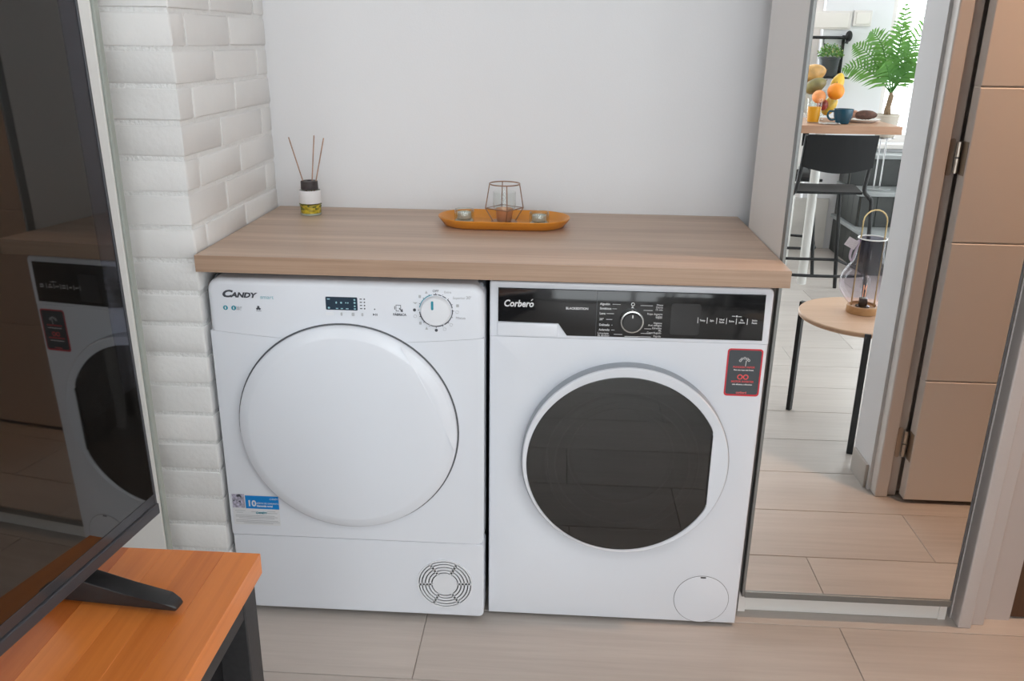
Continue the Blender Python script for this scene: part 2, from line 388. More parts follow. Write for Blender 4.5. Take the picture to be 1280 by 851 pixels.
for (y0, y1, z0, z1) in ((FAR, -3.5, 0, 2.6), (-2.2, YB, 0, 2.6), (-3.5, -2.2, 0, .8), (-3.5, -2.2, 2.2, 2.6)): add_box(bm, -.86, -.7, y0, y1, z0, z1)
struct('wall_left', bm, M_wall)
bm = bm_new()
for (y0, y1, z0, z1) in ((-3.5, -3.45, .8, 2.2), (-2.25, -2.2, .8, 2.2), (-3.45, -2.25, .8, .85), (-3.45, -2.25, 2.15, 2.2)): add_box(bm, -.83, -.77, y0, y1, z0, z1)
w4 = struct('added_window_left', bm, M_trimw); obj('pane', box(-.803, -.797, -3.45, -2.25, .85, 2.15), M_pane, w4)  # unseen left window, added to brighten the pilaster front
bm = bm_new()
for (y0, y1, z0, z1) in ((FAR, -3.3, 0, 2.6), (-1.1, -.62, 0, 2.6), (-3.3, -1.1, 0, .05), (-3.3, -1.1, 2.25, 2.6)): add_box(bm, 3.9, 4.06, y0, y1, z0, z1)
struct('wall_right', bm, M_wall)
bm = bm_new()
for (y0, y1, z0, z1) in ((-3.3, -3.25, .05, 2.25), (-1.15, -1.1, .05, 2.25), (-2.23, -2.17, .10, 2.2), (-3.25, -1.15, .05, .10), (-3.25, -1.15, 2.2, 2.25)): add_box(bm, 3.97, 4.03, y0, y1, z0, z1)
w3 = struct('added_window_right', bm, M_trimw)  # unseen right window, added to light the far wall and floor
for a, b in ((-3.25, -2.23), (-2.17, -1.15)): obj('pane', box(3.997, 4.003, a, b, .10, 2.2), M_pane, w3)
# wall behind the camera with a balcony door opening and a window opening
bm = bm_new(); y0, y1 = FAR-.16, FAR
for (x0, x1, z0, z1) in ((-.8, .2, 0, 2.6), (2.4, 2.82, 0, 2.6), (3.7, 4.0, 0, 2.6), (2.82, 3.7, 0, .72), (2.82, 3.7, 2.2, 2.6), (.2, 2.4, 2.25, 2.6), (.2, 2.4, 0, .05)):
    add_box(bm, x0, x1, y0, y1, z0, z1)
struct('wall_front', bm, M_wall)
def window(name, x0, x1, z0, z1, mull):
    bm = bm_new(); w = .05
    add_box(bm, x0, x0+w, FAR-.13, FAR-.07, z0, z1); add_box(bm, x1-w, x1, FAR-.13, FAR-.07, z0, z1)
    add_box(bm, x0+w, x1-w, FAR-.13, FAR-.07, z0, z0+w); add_box(bm, x0+w, x1-w, FAR-.13, FAR-.07, z1-w, z1)
    for q in mull: add_box(bm, q-.03, q+.03, FAR-.13, FAR-.07, z0+w, z1-w)
    o = struct(name, bm, M_trimw)
    qs = [x0+w] + [v for q in mull for v in (q-.03, q+.03)] + [x1-w]
    for a, b in zip(qs[::2], qs[1::2]): obj('pane', box(a, b, FAR-.103, FAR-.097, z0+w, z1-w), M_pane, o)
    return o
window('window_1', 2.82, 3.7, .72, 2.2, [])
window('window_2', .2, 2.4, .05, 2.25, [1.30])
struct('trim_1', box(2.78, 3.74, FAR-.07, FAR+.03, .685, .715, .004), M_trimw)    # window sill

# the partition the mirror shows: its end face, casing, skirting and door
PY0, PY1 = 2*MIR-.745, 2*MIR-.90
struct('wall_side', box(1.752, 4.0, PY1, PY0, 0, 2.6), M_wall)
struct('baseboard_side', box(1.742, 1.752, 2*MIR-.885, 2*MIR-.757, 0, .080, .002), M_skirt)
bm = bm_new(); add_box(bm, 1.760, 1.799, PY0, 2*MIR-.700, 0, 2.10, .004); add_box(bm, 1.799, 1.829, PY0, 2*MIR-.713, 0, 2.06, .003)
struct('trim_2', bm, M_trimw)
LX0, LX1, LY0, LY1 = 1.834, 2.60, 2*MIR-.706, 2*MIR-.664
dr = struct('door_1', box(LX0+.002, LX1-.002, LY0, LY1-.005, .012, 2.03), M_doorw)
for a, b in zip((.012, .406, .818, 1.232, 1.645), (.406, .818, 1.232, 1.645, 2.03)):
    obj('panel', box(LX0, LX1, LY0+.001, LY1, a+.0018, b-.0018, .0022, 1), M_doorw, dr)
for zc in (.184, 1.045, 1.86):
    bm = plate(rrect(1.803, 1.817, zc-.05, zc+.05, .006), 2*MIR-.7125, 2*MIR-.7105)
    h = obj('hinge', bm, M_hinge, dr)
    obj('hinge_leaf', box(1.8325, 1.8338, 2*MIR-.705, 2*MIR-.668, zc-.045, zc+.045), M_hinge, h)
    bm = bm_new()
    for s in (-.022, .022): add_lathe(bm, [(.0055, s-.02), (.0055, s+.02)], (1.8245, 2*MIR-.703, zc), n=10, cap0=True, cap1=True)
    obj('knuckle', bm, M_hinge, h, True)
obj('handle', tube(smooth_path([(2.53, LY1, 1.02), (2.53, LY1+.05, 1.02), (2.44, LY1+.055, 1.02)], 6), .009), M_hinge, dr, True)

# right: pier and door casing beside the mirror, with the dim room beyond
struct('wall_pier', box(1.742, 1.885, .104, YB, 0, 2.6), M_trim_shaded)
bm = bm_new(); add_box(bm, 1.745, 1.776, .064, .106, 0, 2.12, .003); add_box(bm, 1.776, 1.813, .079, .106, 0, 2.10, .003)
struct('trim_3', bm, M_trim_shaded)
struct('wall_lintel', box(1.885, 4.0, .1045, .25, 2.1, 2.6), M_trimw)
struct('wall_end', box(2.75, 4.0, .104, .25, 0, 2.1), M_wall)
struct('wall_corridor', box(3.0, 3.1, PY0, .104, 0, 2.6), M_wallw)
d2 = struct('door_2', box(1.888, 2.745, .112, .150, .006, 2.09), M_brown)
for a, b in ((.03, .95), (.99, 2.07)): obj('panel', box(1.95, 2.70, .1085, .116, a, b, .003), M_brown, d2)

# painted brick pilaster
XP, YP = -.012, -.005
pil = struct('wall_brick', box(-.70, XP-.0032, YP+.0032, YB, 0, 2.6), M_mortar)
ZC, CH, J = .0316, .0708, .0085
bcache = {}
def brick(x0, x1, y0, y1, z0, z1, v):
    key = (round(x1-x0, 3), round(y1-y0, 3), round(z1-z0, 3), v)
    if key not in bcache:
        rnd = random.Random(hash(key) & 0xffff)
        bm = box(0, x1-x0, 0, y1-y0, 0, z1-z0, .0045, 2)
        for vt in bm.verts: vt.co += Vector([rnd.uniform(-.0011, .0011) for _ in range(3)])
        me = bpy.data.meshes.new('brick'); bm.to_mesh(me); bm.free(); me.materials.append(M_brick)
        for p in me.polygons: p.use_smooth = True
        me.set_sharp_from_angle(angle=R(40))
        bcache[key] = me
    b = link('brick', bcache[key], None, pil); b.location = (x0, y0, z0)
k = -1
while True:
    z0, z1 = ZC + CH*k + J/2, ZC + CH*(k+1) - J/2
    k += 1
    if z0 > 2.6: break
    z0 = max(z0, .001); z1 = min(z1, 2.6)
    if z1 - z0 < .02: continue
    A = (k-1) % 2 == 1
    v = k % 3
    j = J/2
    jx = random.uniform(-.0008, .0008)
    ys = [(YP, .200-j), (.200+j, .470-j), (.470+j, YB-.001)] if A else [(YP, .064-j), (.064+j, .303-j), (.303+j, YB-.001)]
    for i, (a, b) in enumerate(ys):
        w = (.158 if A else .262) if i == 0 else .09
        brick(XP-w, XP+jx, a, b, z0, z1, v)
    x = XP - (.158 if A else .262) - J
    while x > -.69:
        xa = max(x-.256, -.698)
        brick(xa, x, YP, .09, z0, z1, v); x = xa - J

# white board (door casing) in front of the pilaster, behind the television
bm = bm_new(); add_box(bm, -.56, -.1405, -.052, -.0345, 0, 2.45, .002); add_box(bm, -.56, -.168, -.0345, -.006, 0, 2.45)
tr = struct('trim_4', bm, M_board)
obj('edge_profile', box(-.1405, -.1330, -.0500, -.0330, 0, 2.45, .0025), M_seal, tr)
obj('edge_strip', box(-.1680, -.1430, -.0325, -.0260, 0, 2.45, .001), M_board, tr)

# ------------------------------------------------------------------ tumble dryer
DX = .597
D = thing('tumble_dryer', (DX/2, .27, 0), 'white tumble dryer with plain white round door, left of the two machines', 'dryer')
obj('casing', box(.004, DX-.004, .035, .53, .016, .842, .006), M_steel_side, D)
fp = rrect(0, DX, .2185, .7255, 0)
def front(pts, y0, y1, free, bev):
    """front plate: only outline edges for which free(p, q) holds get rounded"""
    bm = bm_new(); a = add_prism(bm, pts, (0, y0, 0), (1, 0, 0), (0, 0, 1), (0, y1-y0, 0))
    n = len(a); es = []
    for i in range(n):
        p, q = pts[i], pts[(i+1) % n]
        if free(p, q): es.append(bm.edges.get((a[i], a[(i+1) % n])))
    bmesh.ops.bevel(bm, geom=es, offset=bev, segments=5, profile=.5, affect='EDGES', clamp_overlap=True)
    return bm
seam = lambda t: .7085 + .0195*abs(2*t-1)**1.7
cp_pts = [(DX*i/24, seam(i/24)) for i in range(25)] + rrect(0, DX, .7262, .845, (0, 0, .030, .030), 8)[2:]
obj('control_panel', front(cp_pts, 0, .06, lambda p, q: not (p[1] < .74 and q[1] < .74), .014), M_white, D, True)
obj('front_panel', front(rrect(0, DX, .2180, .7256, (.004, .016, 0, 0), 5)[:-2] + [(DX*i/24, seam(i/24)-.0006) for i in range(24, -1, -1)], 0, .06, lambda p, q: abs(p[0]-q[0]) < 1e-5, .010), M_white, D, True)
obj('kick_panel', front(rrect(0, DX, .0142, .2158, (.012, .012, .012, .004), 5), .0015, .06, lambda p, q: abs(p[1]-q[1]) > 1e-5 or p[1] < .1, .008), M_white, D, True)
cx, cz = .2925, .503
dg = bm_new(); arc_band(dg, cx, cz, .2450, .2492, 0, 360, -.0012, .004, 96); obj('door_seal', dg, M_groove, D)
def domed(prof, cx, cz, n=96): return lathe([(r, 0-y) for r, y in prof], (cx, 0, cz), (0, -1, 0), n)
door = obj('door', domed([(.2455, .002), (.2455, -.008), (.2440, -.0125), (.2400, -.0150), (.2230, -.0200), (.2190, -.0206), (.16, -.0222), (.08, -.0232), (0.0, -.0236)], cx, cz), M_white, D, True, 50)
# handle hollow: a sickle-shaped facet on the upper right of the door rim
bm = bm_new(); aa = [R(-8 + 66*i/28) for i in range(29)]
vo = [bm.verts.new((cx + .2425*math.cos(a), -.0146, cz + .2425*math.sin(a))) for a in aa]
vi = []
for i, a in enumerate(aa):
    t = i/28; w = .034*math.sin(PI*t)**.8 + .0005
    vi.append(bm.verts.new((cx + (.2425-w)*math.cos(a), -.0207 - .0006*math.sin(PI*t), cz + (.2425-w)*math.sin(a))))
for i in range(28): bm.faces.new((vo[i], vo[i+1], vi[i+1], vi[i]))
bmesh.ops.recalc_face_normals(bm, faces=bm.faces)
obj('door_handle', bm, M_white, door, True)
# knob and its printed ring of programme marks
kx, kz = .4945, .787
kn = obj('knob', domed([(.0325, .002), (.0325, -.003), (.0312, -.010), (.0295, -.0122), (.020, -.0130), (0, -.0132)], kx, kz, 48), M_wplastic, D, True)
obj('knob_pointer', plate(rrect(kx-.0085, kx-.0035, kz+.005, kz+.024, .002), -.0140, -.0120), M_teal, kn)
bm = bm_new()
for a0, a1 in ((-57, 5), (10, 46), (52, 66), (70, 82), (85, 98), (186, 245), (250, 296), (300, 315)): arc_band(bm, kx, kz, .0342, .0362, a0, a1, -.0006, .001, 8)
for a in range(-60, 180, 22): pass
for i in range(16):
    a = R(90 - 22.5*i); r0, r1 = .0365, .0385
    c_, s_ = math.cos(a), math.sin(a)
    plate([(kx+c_*r0-s_*.0006, kz+s_*r0+c_*.0006), (kx+c_*r1-s_*.0006, kz+s_*r1+c_*.0006), (kx+c_*r1+s_*.0006, kz+s_*r1-c_*.0006), (kx+c_*r0+s_*.0006, kz+s_*r0-c_*.0006)], -.0006, .001, bm=bm)
obj('dial_marks', bm, M_print, D)
bm = bm_new(); arc_band(bm, kx, kz, .0345, .0362, 104, 170, -.0006, .001, 12); obj('dial_arc', bm, M_teal, D)
# programme symbols round the dial
def ring(bm, x, z, r, w=.0006): arc_band(bm, x, z, r-w, r, 0, 360, -.0005, .001, 10)
for (dx, dz, kind) in ((-.020, .040, 't'), (-.034, .030, 's'), (-.044, .014, 'y'), (-.046, 0, 'f'), (-.045, -.014, 'o'), (-.034, -.029, 's'), (-.021, -.040, 't'), (0, -.044, 'f'), (.018, -.041, 'o'), (.032, -.031, 'o'), (.045, -.002, 'o'), (.046, .012, 'b')):
    x, z = kx+dx, kz+dz; bm = bm_new()
    if kind == 'o': ring(bm, x, z, .0036)
    elif kind == 'f': plate(circ(x, z, .0034, 10), -.0005, .001, bm=bm)
    elif kind == 's': plate(rrect(x-.0025, x+.0025, z-.0032, z+.0032, .001, 2), -.0005, .001, bm=bm)
    elif kind == 't': plate([(x-.003, z-.003), (x+.003, z-.003), (x, z+.0035)], -.0005, .001, bm=bm)
    elif kind == 'y': plate([(x-.005, z+.003), (x+.005, z+.003), (x, z-.001)], -.0005, .001, bm=bm)
    elif kind == 'b':
        plate(rrect(x-.003, x+.003, z-.003, z+.003, .001, 2), -.0005, .001, bm=bm)
    obj('dial_symbol', bm, M_print if kind == 'f' else M_lprint, D)
for (body, dx, dz, s, al) in (('OFF', 0, .043, .0075, 'CENTER'), ('Extra', .018, .041, .007, 'LEFT'), ('Superior', .036, .029, .0075, 'LEFT'), ('30\u2019', .064, .030, .0095, 'LEFT'), ('Mixtos', .042, -.015, .0075, 'LEFT')):
    lettering('dial_lettering', body, kx+dx, -.0006, kz+dz, s, M_print if body in ('OFF',) else M_lprint, D, al)
# display, its symbols and the rows of buttons
obj('display', plate(rrect(.258, .3265, .782, .811, .002, 3), -.0008, .002), M_display, D)
bm = bm_new()
for (x, z, w, h) in ((.281, .7985, .003, .0045), (.2915, .7985, .004, .004), (.3015, .7985, .003, .0025), (.306, .7985, .003, .0025), (.2645, .806, .006, .002), (.2645, .7865, .0045, .004), (.282, .7855, .005, .002), (.2925, .7855, .005, .002), (.304, .7855, .006, .002), (.3205, .8055, .004, .0035), (.3205, .799, .004, .0045), (.3205, .7915, .0035, .0035), (.3205, .7855, .0045, .0025)):
    plate(rrect(x-w/2, x+w/2, z-h/2, z+h/2, min(w, h)*.3, 2), -.0012, .0, bm=bm)
obj('display_symbols', bm, M_tealp, D)
bm = bm_new()
for z in (.8075, .8005, .7935, .7865):
    plate(circ(.3415, z, .0017, 8), -.0005, .001, bm=bm); plate(rrect(.3315, .3365, z-.0010, z+.0010, .0006, 2), -.0005, .001, bm=bm)
plate(circ(.363, .786, .0015, 8), -.0005, .001, bm=bm); plate([(.359, .7715), (.359, .7765), (.3635, .774)], -.0005, .001, bm=bm)
for x in (.365, .3675): plate([(x-.0006, .7715), (x+.0006, .7715), (x+.0006, .7765), (x-.0006, .7765)], -.0005, .001, bm=bm)
obj('indicator_marks', bm, M_print, D)
for x, w in ((.2655, .017), (.291, .004), (.316, .006), (.336, .004)):
    obj('button', plate(rrect(x-w/2, x+w/2, .7695, .7765, .0015, 3), -.0012, .002), M_wplastic if w > .01 else M_lprint, D)
# door-and-hand symbol with its word
bm = bm_new()
for (x0, x1, z0, z1) in ((.4085, .4095, .783, .797), (.4185, .4195, .789, .797), (.4085, .4195, .796, .797), (.4085, .4155, .783, .784), (.4055, .407, .787, .794)): plate([(x0, z0), (x1, z0), (x1, z1), (x0, z1)], -.0005, .001, bm=bm)
plate([(.4150, .7885), (.4168, .7905), (.4205, .786), (.4225, .789), (.4235, .7815), (.4180, .7825), (.4195, .7845)], -.0005, .001, bm=bm)
obj('door_symbol', bm, M_print, D)
lettering('symbol_lettering', 'F\u00c1BRICA', .4165, -.0006, .7755, .0072, M_print, D, 'CENTER', bold=.0001)
# maker's lettering and round icons
lettering('logo_lettering', 'C', .0325, -.0006, .8105, .0215, M_print, D, shear=.28, bold=.0010, sx=1.35)
lettering('logo_lettering', 'ANDY', .0530, -.0006, .8085, .0150, M_print, D, shear=.28, bold=.0007, sx=1.25)
lettering('logo_lettering', 'smart', .1165, -.0006, .8055, .0120, M_tealp, D, sx=1.05)
for x in (.0385, .0565):
    ic = obj('round_icon', plate(circ(x, .7795, .0052, 20), -.0006, .001), M_teal, D)
    obj('icon_symbol', plate(rrect(x-.0012, x+.0012, .7765, .7825, .001, 3), -.0009, 0), M_wprint, ic)
lettering('icon_lettering', 'Wi-Fi', .0622, -.0006, .7810, .0055, M_lprint, D); lettering('icon_lettering', 'NFC', .0622, -.0006, .7765, .0055, M_lprint, D)
bm = bm_new()
for a in (90, 210, 330):
    p = [(.1105+.0055*math.cos(R(a+t)), .7805+.0055*math.sin(R(a+t))) for t in (-22, 22)] + [(.1105+.0022*math.cos(R(a+t)), .7805+.0022*math.sin(R(a+t))) for t in (80, -80)]
    plate(p, -.0005, .001, bm=bm)
plate([(.105, .7738), (.1165, .7738), (.1165, .7745), (.105, .7745)], -.0005, .001, bm=bm)
obj('triangle_symbol', bm, M_print, D)
# energy sticker
st = obj('sticker', plate(rrect(.007, .1175, .2445, .3265, .001, 2), -.0005, .001), M_stick, D); st['label'] = 'blue and white sticker with a large 10'
obj('blue_band', plate(rrect(.0385, .1175, .2885, .3225, 0, 1), -.0009, 0), M_blue, st)
obj('portrait_photo', plate(rrect(.0075, .0365, .2895, .3255, 0, 1), -.0009, 0), M_skin, st)
bm = bm_new(); plate([(.018, .322), (.026, .3255), (.030, .320), (.0295, .315), (.026, .319), (.020, .318)], -.0012, -.0002, bm=bm); plate([(.022, .306), (.028, .302), (.027, .309)], -.0012, -.0002, bm=bm); plate([(.009, .308), (.013, .306), (.013, .310)], -.0012, -.0002, bm=bm)
obj('portrait_hair', bm, M_print, st)
lettering('sticker_lettering', '10', .0425, -.0010, .3015, .0215, M_wprint, st, bold=.0006)
lettering('sticker_lettering', 'A\u00d1OS DE GARANT\u00cdA', .0645, -.0010, .3030, .0058, M_wprint, st); lettering('sticker_lettering', 'Garant\u00eda total', .0645, -.0010, .2960, .0068, M_wprint, st, bold=.0002)
lettering('sticker_lettering', 'CANDY', .096, -.0010, .3150, .0060, M_wprint, st, shear=.2)
bm = bm_new()
for (x0, x1, z) in ((.012, .036, .2815), (.05, .062, .2795), (.088, .108, .2815), (.015, .030, .2765), (.086, .112, .2765), (.012, .105, .2690), (.012, .112, .2655), (.020, .104, .2620), (.012, .112, .2560), (.012, .116, .2525), (.03, .1, .249)): plate([(x0, z), (x1, z), (x1, z+.0010), (x0, z+.0010)], -.0009, 0, bm=bm)
obj('sticker_text', bm, M_lprint, st)
lettering('sticker_lettering', 'CANDY', .0605, -.0010, .2775, .0075, M_teal, st, shear=.2, bold=.0002)
# round vent in the kick panel
vx, vz = .5045, .104
bm = plate(circ(vx, vz, .0635, 64), .0008, .0035); vb = obj('vent_cover', bm, M_dark, D); vb['label'] = 'round vent with rings of slots'
bm = bm_new(); plate(circ(vx, vz, .0300, 48), -.0012, .001, bm=bm)
for r0, r1 in ((.0328, .0375), (.0403, .0455), (.0483, .0535), (.0563, .0606), (.0630, .0665)): arc_band(bm, vx, vz, r0, r1, 0, 360, -.0012, .002, 64)
obj('vent_rings', bm, M_wplastic, vb, True, 30)
for i in range(6):
    a = R(60*i + 3); d = Vector((math.cos(a), math.sin(a))); n_ = Vector((-d.y, d.x))*.0024
    c0, c1 = Vector((vx, vz)) + d*.029, Vector((vx, vz)) + d*.0635
    obj('vent_spoke', plate([tuple(c0-n_), tuple(c1-n_), tuple(c1+n_), tuple(c0+n_)], -.0012, .002), M_wplastic, vb)
for (x, y) in ((.04, .06), (.555, .06), (.04, .48), (.555, .48)): obj('foot', lathe([(.016, 0), (.020, .004), (.020, .010), (.012, .018)], (x, y, 0), n=20, cap0=True, cap1=True), M_dark, D, True)

# ------------------------------------------------------------------ washing machine
WX, WY = .6065, .027
WE = WX + .597
Wm = thing('washing_machine', (WX+.3, .29, 0), 'white washing machine with black control strip and black glass door', 'washer')
obj('casing', box(WX+.003, WE-.003, WY+.03, .54, .012, .845, .005), M_steel_side, Wm)
# front panel with the round hole of the door
hx, hz, hr = .908, .438, .205
N_ = 96
bm = bm_new(); X0, X1, Z0, Z1 = WX, WE, .0095, .7245
inn, out, lip = [], [], []
angs = sorted(set([2*PI*i/N_ for i in range(N_)] + [math.atan2(z-hz, x-hx) % (2*PI) for x in (X0, X1) for z in (Z0, Z1)]))
for a in angs:
    c_, s_ = math.cos(a), math.sin(a)
    ts = [((X1-hx)/c_ if c_ > 1e-9 else (X0-hx)/c_ if c_ < -1e-9 else 1e9), ((Z1-hz)/s_ if s_ > 1e-9 else (Z0-hz)/s_ if s_ < -1e-9 else 1e9)]
    t = min(ts); out.append(bm.verts.new((hx+c_*t, WY, hz+s_*t)))
    inn.append([bm.verts.new((hx+c_*r, WY+y, hz+s_*r)) for r, y in ((hr+.004, 0), (hr+.0012, .0012), (hr, .004), (hr-.002, .045), (hr-.006, .047), (.10, .0475))])
back = [bm.verts.new((v.co.x, WY+.05, v.co.z)) for v in out]
n = len(angs); oe = []
for i in range(n):
    j = (i+1) % n
    bm.faces.new((out[i], out[j], inn[j][0], inn[i][0])); bm.faces.new((back[i], back[j], out[j], out[i]))
    for q in range(5): bm.faces.new((inn[i][q], inn[j][q], inn[j][q+1], inn[i][q+1]))
bmesh.ops.recalc_face_normals(bm, faces=bm.faces)
es = [bm.edges.get((out[i], out[(i+1) % n])) for i in range(n) if not (abs(out[i].co.z-Z1) < 1e-6 and abs(out[(i+1) % n].co.z-Z1) < 1e-6)]
bmesh.ops.bevel(bm, geom=es, offset=.005, segments=3, profile=.5, affect='EDGES', clamp_overlap=True)
obj('front_panel', bm, M_white, Wm, True, 30)
obj('top_panel', front(rrect(WX, WE, .7252, .848, (0, 0, .012, .004), 4), WY, WY+.06, lambda p, q: not (abs(p[1]-.7252) < 1e-5 and abs(q[1]-.7252) < 1e-5), .006), M_white, Wm, True)
obj('drawer_front', plate(rrect(.6235, .7535, .7275, .7575, .002, 3), WY-.003, WY+.002, .0012), M_white, Wm, True)
pan = obj('control_panel', plate([(.625, .7595), (.7545, .7585), (.7735, .7315), (1.1885, .7335), (1.1865, .8345), (.625, .8345)], WY-.0035, WY+.003, .0012), M_blk, Wm, True)
obj('panel_seam', box(.8347, .8355, WY-.0038, WY-.003, .7325, .8335), M_groove, pan)
obj('display', plate(rrect(.992, 1.054, .742, .811, .006, 4), WY-.0040, WY-.003), M_blk2, pan)
Yp = WY-.0040
lettering('logo_lettering', 'Corbero', .6365, Yp, .8005, .0205, M_wprint, pan, shear=.22, bold=.0006, sx=.87)
obj('logo_accent', plate([(.6945, .8078), (.6963, .8078), (.6998, .8115), (.6972, .8115)], Yp-.0003, Yp+.0008), M_wprint, pan)
lettering('panel_lettering', 'BLACKEDITION', .7695, Yp, .7935, .0068, M_wprint, pan, bold=.0002)
wkx, wkz = .9105, .7705
# programme words on the left of the dial, leader lines to it
bm = bm_new()
def bar(x0, x1, z, h=.0011): obj('panel_mark', plate([(x0, z-h/2), (x1, z-h/2), (x1, z+h/2), (x0, z+h/2)], Yp-.0002, Yp+.0008), M_wprint, pan)
for word, z, xe in (('Algod\u00f3n', .8055, .885), ('Sint\u00e9ticos', .7955, .8775), ('Lana', .7845, .872), ('20\u00b0', .7715, .869), ('Delicado', .7590, .870), ('Aclarado', .7480, .875)):
    lettering('panel_lettering', word, .8415, Yp, z, .0068, M_wprint, pan, bold=.0001, sx=.92 if len(word) > 4 else 1)
    bar(.868 if len(word) > 4 else .856, xe, z, .0008)
lettering('panel_lettering', 'Limpieza', .8390, Yp, .7400, .0068, M_wprint, pan); lettering('panel_lettering', 'de tambor', .8390, Yp, .7350, .0060, M_wprint, pan)
bar(.874, .892, .7385, .0008)
for words, z, xs in ((('Mixto', 'Diario'), .8045, .927), (('15 min',), .7940, .934), (('Ropa deporte', 'Color'), .7845, .0), (('Vapor',), .7765, 0), (('Higiene', 'Anti alergias'), .7645, .0), (('Edred\u00f3n', 'XL'), .7530, .938), (('Centrifugado',), .7425, .931), (('Rapido', 'Jeans'), .7350, .924)):
    for q, wd in enumerate(words): lettering('panel_lettering', wd, .9745, Yp, z+.0018-.0052*q, .0058, M_wprint, pan, 'RIGHT')
    if xs: bar(xs, .953, z, .0008)
bar(.897, .926, .7345, .0012)
bm = bm_new(); arc_band(bm, wkx+.0005, .8065, .0026, .0040, 0, 360, Yp-.0002, Yp+.0008, 14); obj('panel_mark', bm, M_wprint, pan); obj('panel_mark', plate([(wkx-.003, .7985), (wkx+.003, .7985), (wkx, .802)], Yp-.0002, Yp+.0008), M_wprint, pan)
for x in (1.0495, 1.0690, 1.0890, 1.1095, 1.1300, 1.1530):
    bar(x-.0006, x+.0006, .7755, .013)
bar(1.120, 1.127, .7868); bar(1.133, 1.140, .7862); obj('panel_mark', plate(circ(1.1300, .7868, .0020, 8), Yp-.0002, Yp+.0008), M_wprint, pan)
for x, ws in ((1.0590, ('Temp',)), (1.0790, ('Spin',)), (1.0995, ('Nivel', 'Sucio')), (1.1200, ('Extra',)), (1.1415, ('Fin', 'diferido')), (1.1680, ('Inicio', 'Pausa'))):
    for q, wd in enumerate(ws): lettering('panel_lettering', wd, x, Yp, .7755 + (.003 if len(ws) > 1 else 0) - .0056*q, .0058 if len(wd) < 7 else .0050, M_wprint, pan, 'CENTER', bold=.0001, sx=.85)
kn = obj('knob', lathe([(.0205, 0), (.0205, .0165), (.0195, .0185), (.012, .0190), (0, .0190)], (wkx, WY-.0035, wkz), (0, -1, 0), 48), M_blk2, Wm, True)
obj('knob_ring', lathe([(.0250, 0), (.0250, .0080), (.0242, .0125), (.0215, .0130), (.0207, .0100)], (wkx, WY-.0035, wkz), (0, -1, 0), 48), M_silver, kn, True)
obj('knob_pointer', plate(rrect(wkx-.0012, wkx+.0012, wkz+.011, wkz+.0175, .0008, 2), WY-.0235, WY-.0222), M_wprint, kn)
# door: white ring, straight-cut smoked glass, white grip, bowl behind the glass
ox, oz, gr = .9075, .4350, .2145       # glass circle
rx, rz_, rr_ = .9115, .4440, .2290     # ring circle, set a little higher and to the right
YD = WY - .033                         # front of the door
a_cut = math.acos((1.0995-ox)/gr)
n = 112
bm = bm_new(); loops = []
def glass_pt(a, k=1.0):
    c_, s_ = math.cos(a), math.sin(a); r = gr
    if c_ > 0 and ox + r*c_ > 1.0995: r = (1.0995-ox)/c_
    return ox + r*c_*k, oz + r*s_*k
for (k, y) in ((1.0, WY+.001), (1.0, YD+.005), (.9965, YD+.0018), (.988, YD)):
    loops.append([bm.verts.new((rx+rr_*k*math.cos(2*PI*i/n), y, rz_+rr_*k*math.sin(2*PI*i/n))) for i in range(n)])
for (k, dy) in ((1.004, .0035), (1.0, .0055), (1.0, .012)):
    loops.append([bm.verts.new((glass_pt(2*PI*i/n, k)[0], YD+dy, glass_pt(2*PI*i/n, k)[1])) for i in range(n)])
for p, q in zip(loops, loops[1:]):
    for i in range(n): bm.faces.new((p[i], p[(i+1) % n], q[(i+1) % n], q[i]))
bmesh.ops.recalc_face_normals(bm, faces=bm.faces)
dr_ = obj('door', bm, M_white, Wm, True, 32)
bm = bm_new(); add_lathe(bm, [(rr_+.0012, -WY-.0002), (rr_+.0012, -YD-.0055), (rr_+.0004, -YD-.0050)], (rx, 0, rz_), (0, -1, 0), 112); bd = obj('door_side_shade', bm, mat('shaded_white_band', (.33, .36, .40), .35), dr_, True); bd['label'] = 'outer side of the white door, its shade painted grey'  # sleeve round the door rim, coloured grey for the shade on it
pts = [glass_pt(2*PI*i/n, .9985) for i in range(n)]
M_doorglass = glass('smoked_door_glass', (.22, .22, .22), .008, 2.1)
M_bowl = mat('dark_rubber_bowl', (.11, .11, .112), .22, spec=.5)
obj('door_glass', plate(pts, YD+.0050, YD+.0085, .001), M_doorglass, dr_)
zc_ = gr*math.sin(a_cut)
obj('door_grip', plate([(1.1000, oz-zc_+.012), (1.1035, oz-zc_+.012), (1.1035, oz+zc_-.012), (1.1000, oz+zc_-.012)], YD-.0006, YD+.006, .0008), M_white, dr_)
obj('grip_gap', plate([(1.0985, oz-zc_+.010), (1.1002, oz-zc_+.010), (1.1002, oz+zc_-.010), (1.0985, oz+zc_-.010)], YD+.0015, YD+.006), M_dark, dr_)
obj('door_bowl', lathe([(.212, -.0095), (.205, -.012), (.184, -.016), (.172, -.026), (.166, -.018), (.152, -.020), (.146, -.045), (.125, -.060), (.10, -.066), (.03, -.070), (0, -.0702)], (ox, YD, oz-.002), (0, -1, 0), 80), M_bowl, dr_, True, 60)
bm = bm_new()
for rr2, dep, th in ((.150, .0195, .0022), (.172, .0245, .0016), (.120, .056, .0022)): add_tube(bm, [(ox+rr2*math.cos(R(6*i)), YD+dep, oz-.002+rr2*math.sin(R(6*i))) for i in range(60)], th, 6, True)
obj('bowl_ring', bm, mat('grey_bowl_ring', (.45, .45, .46), .25), dr_, True)
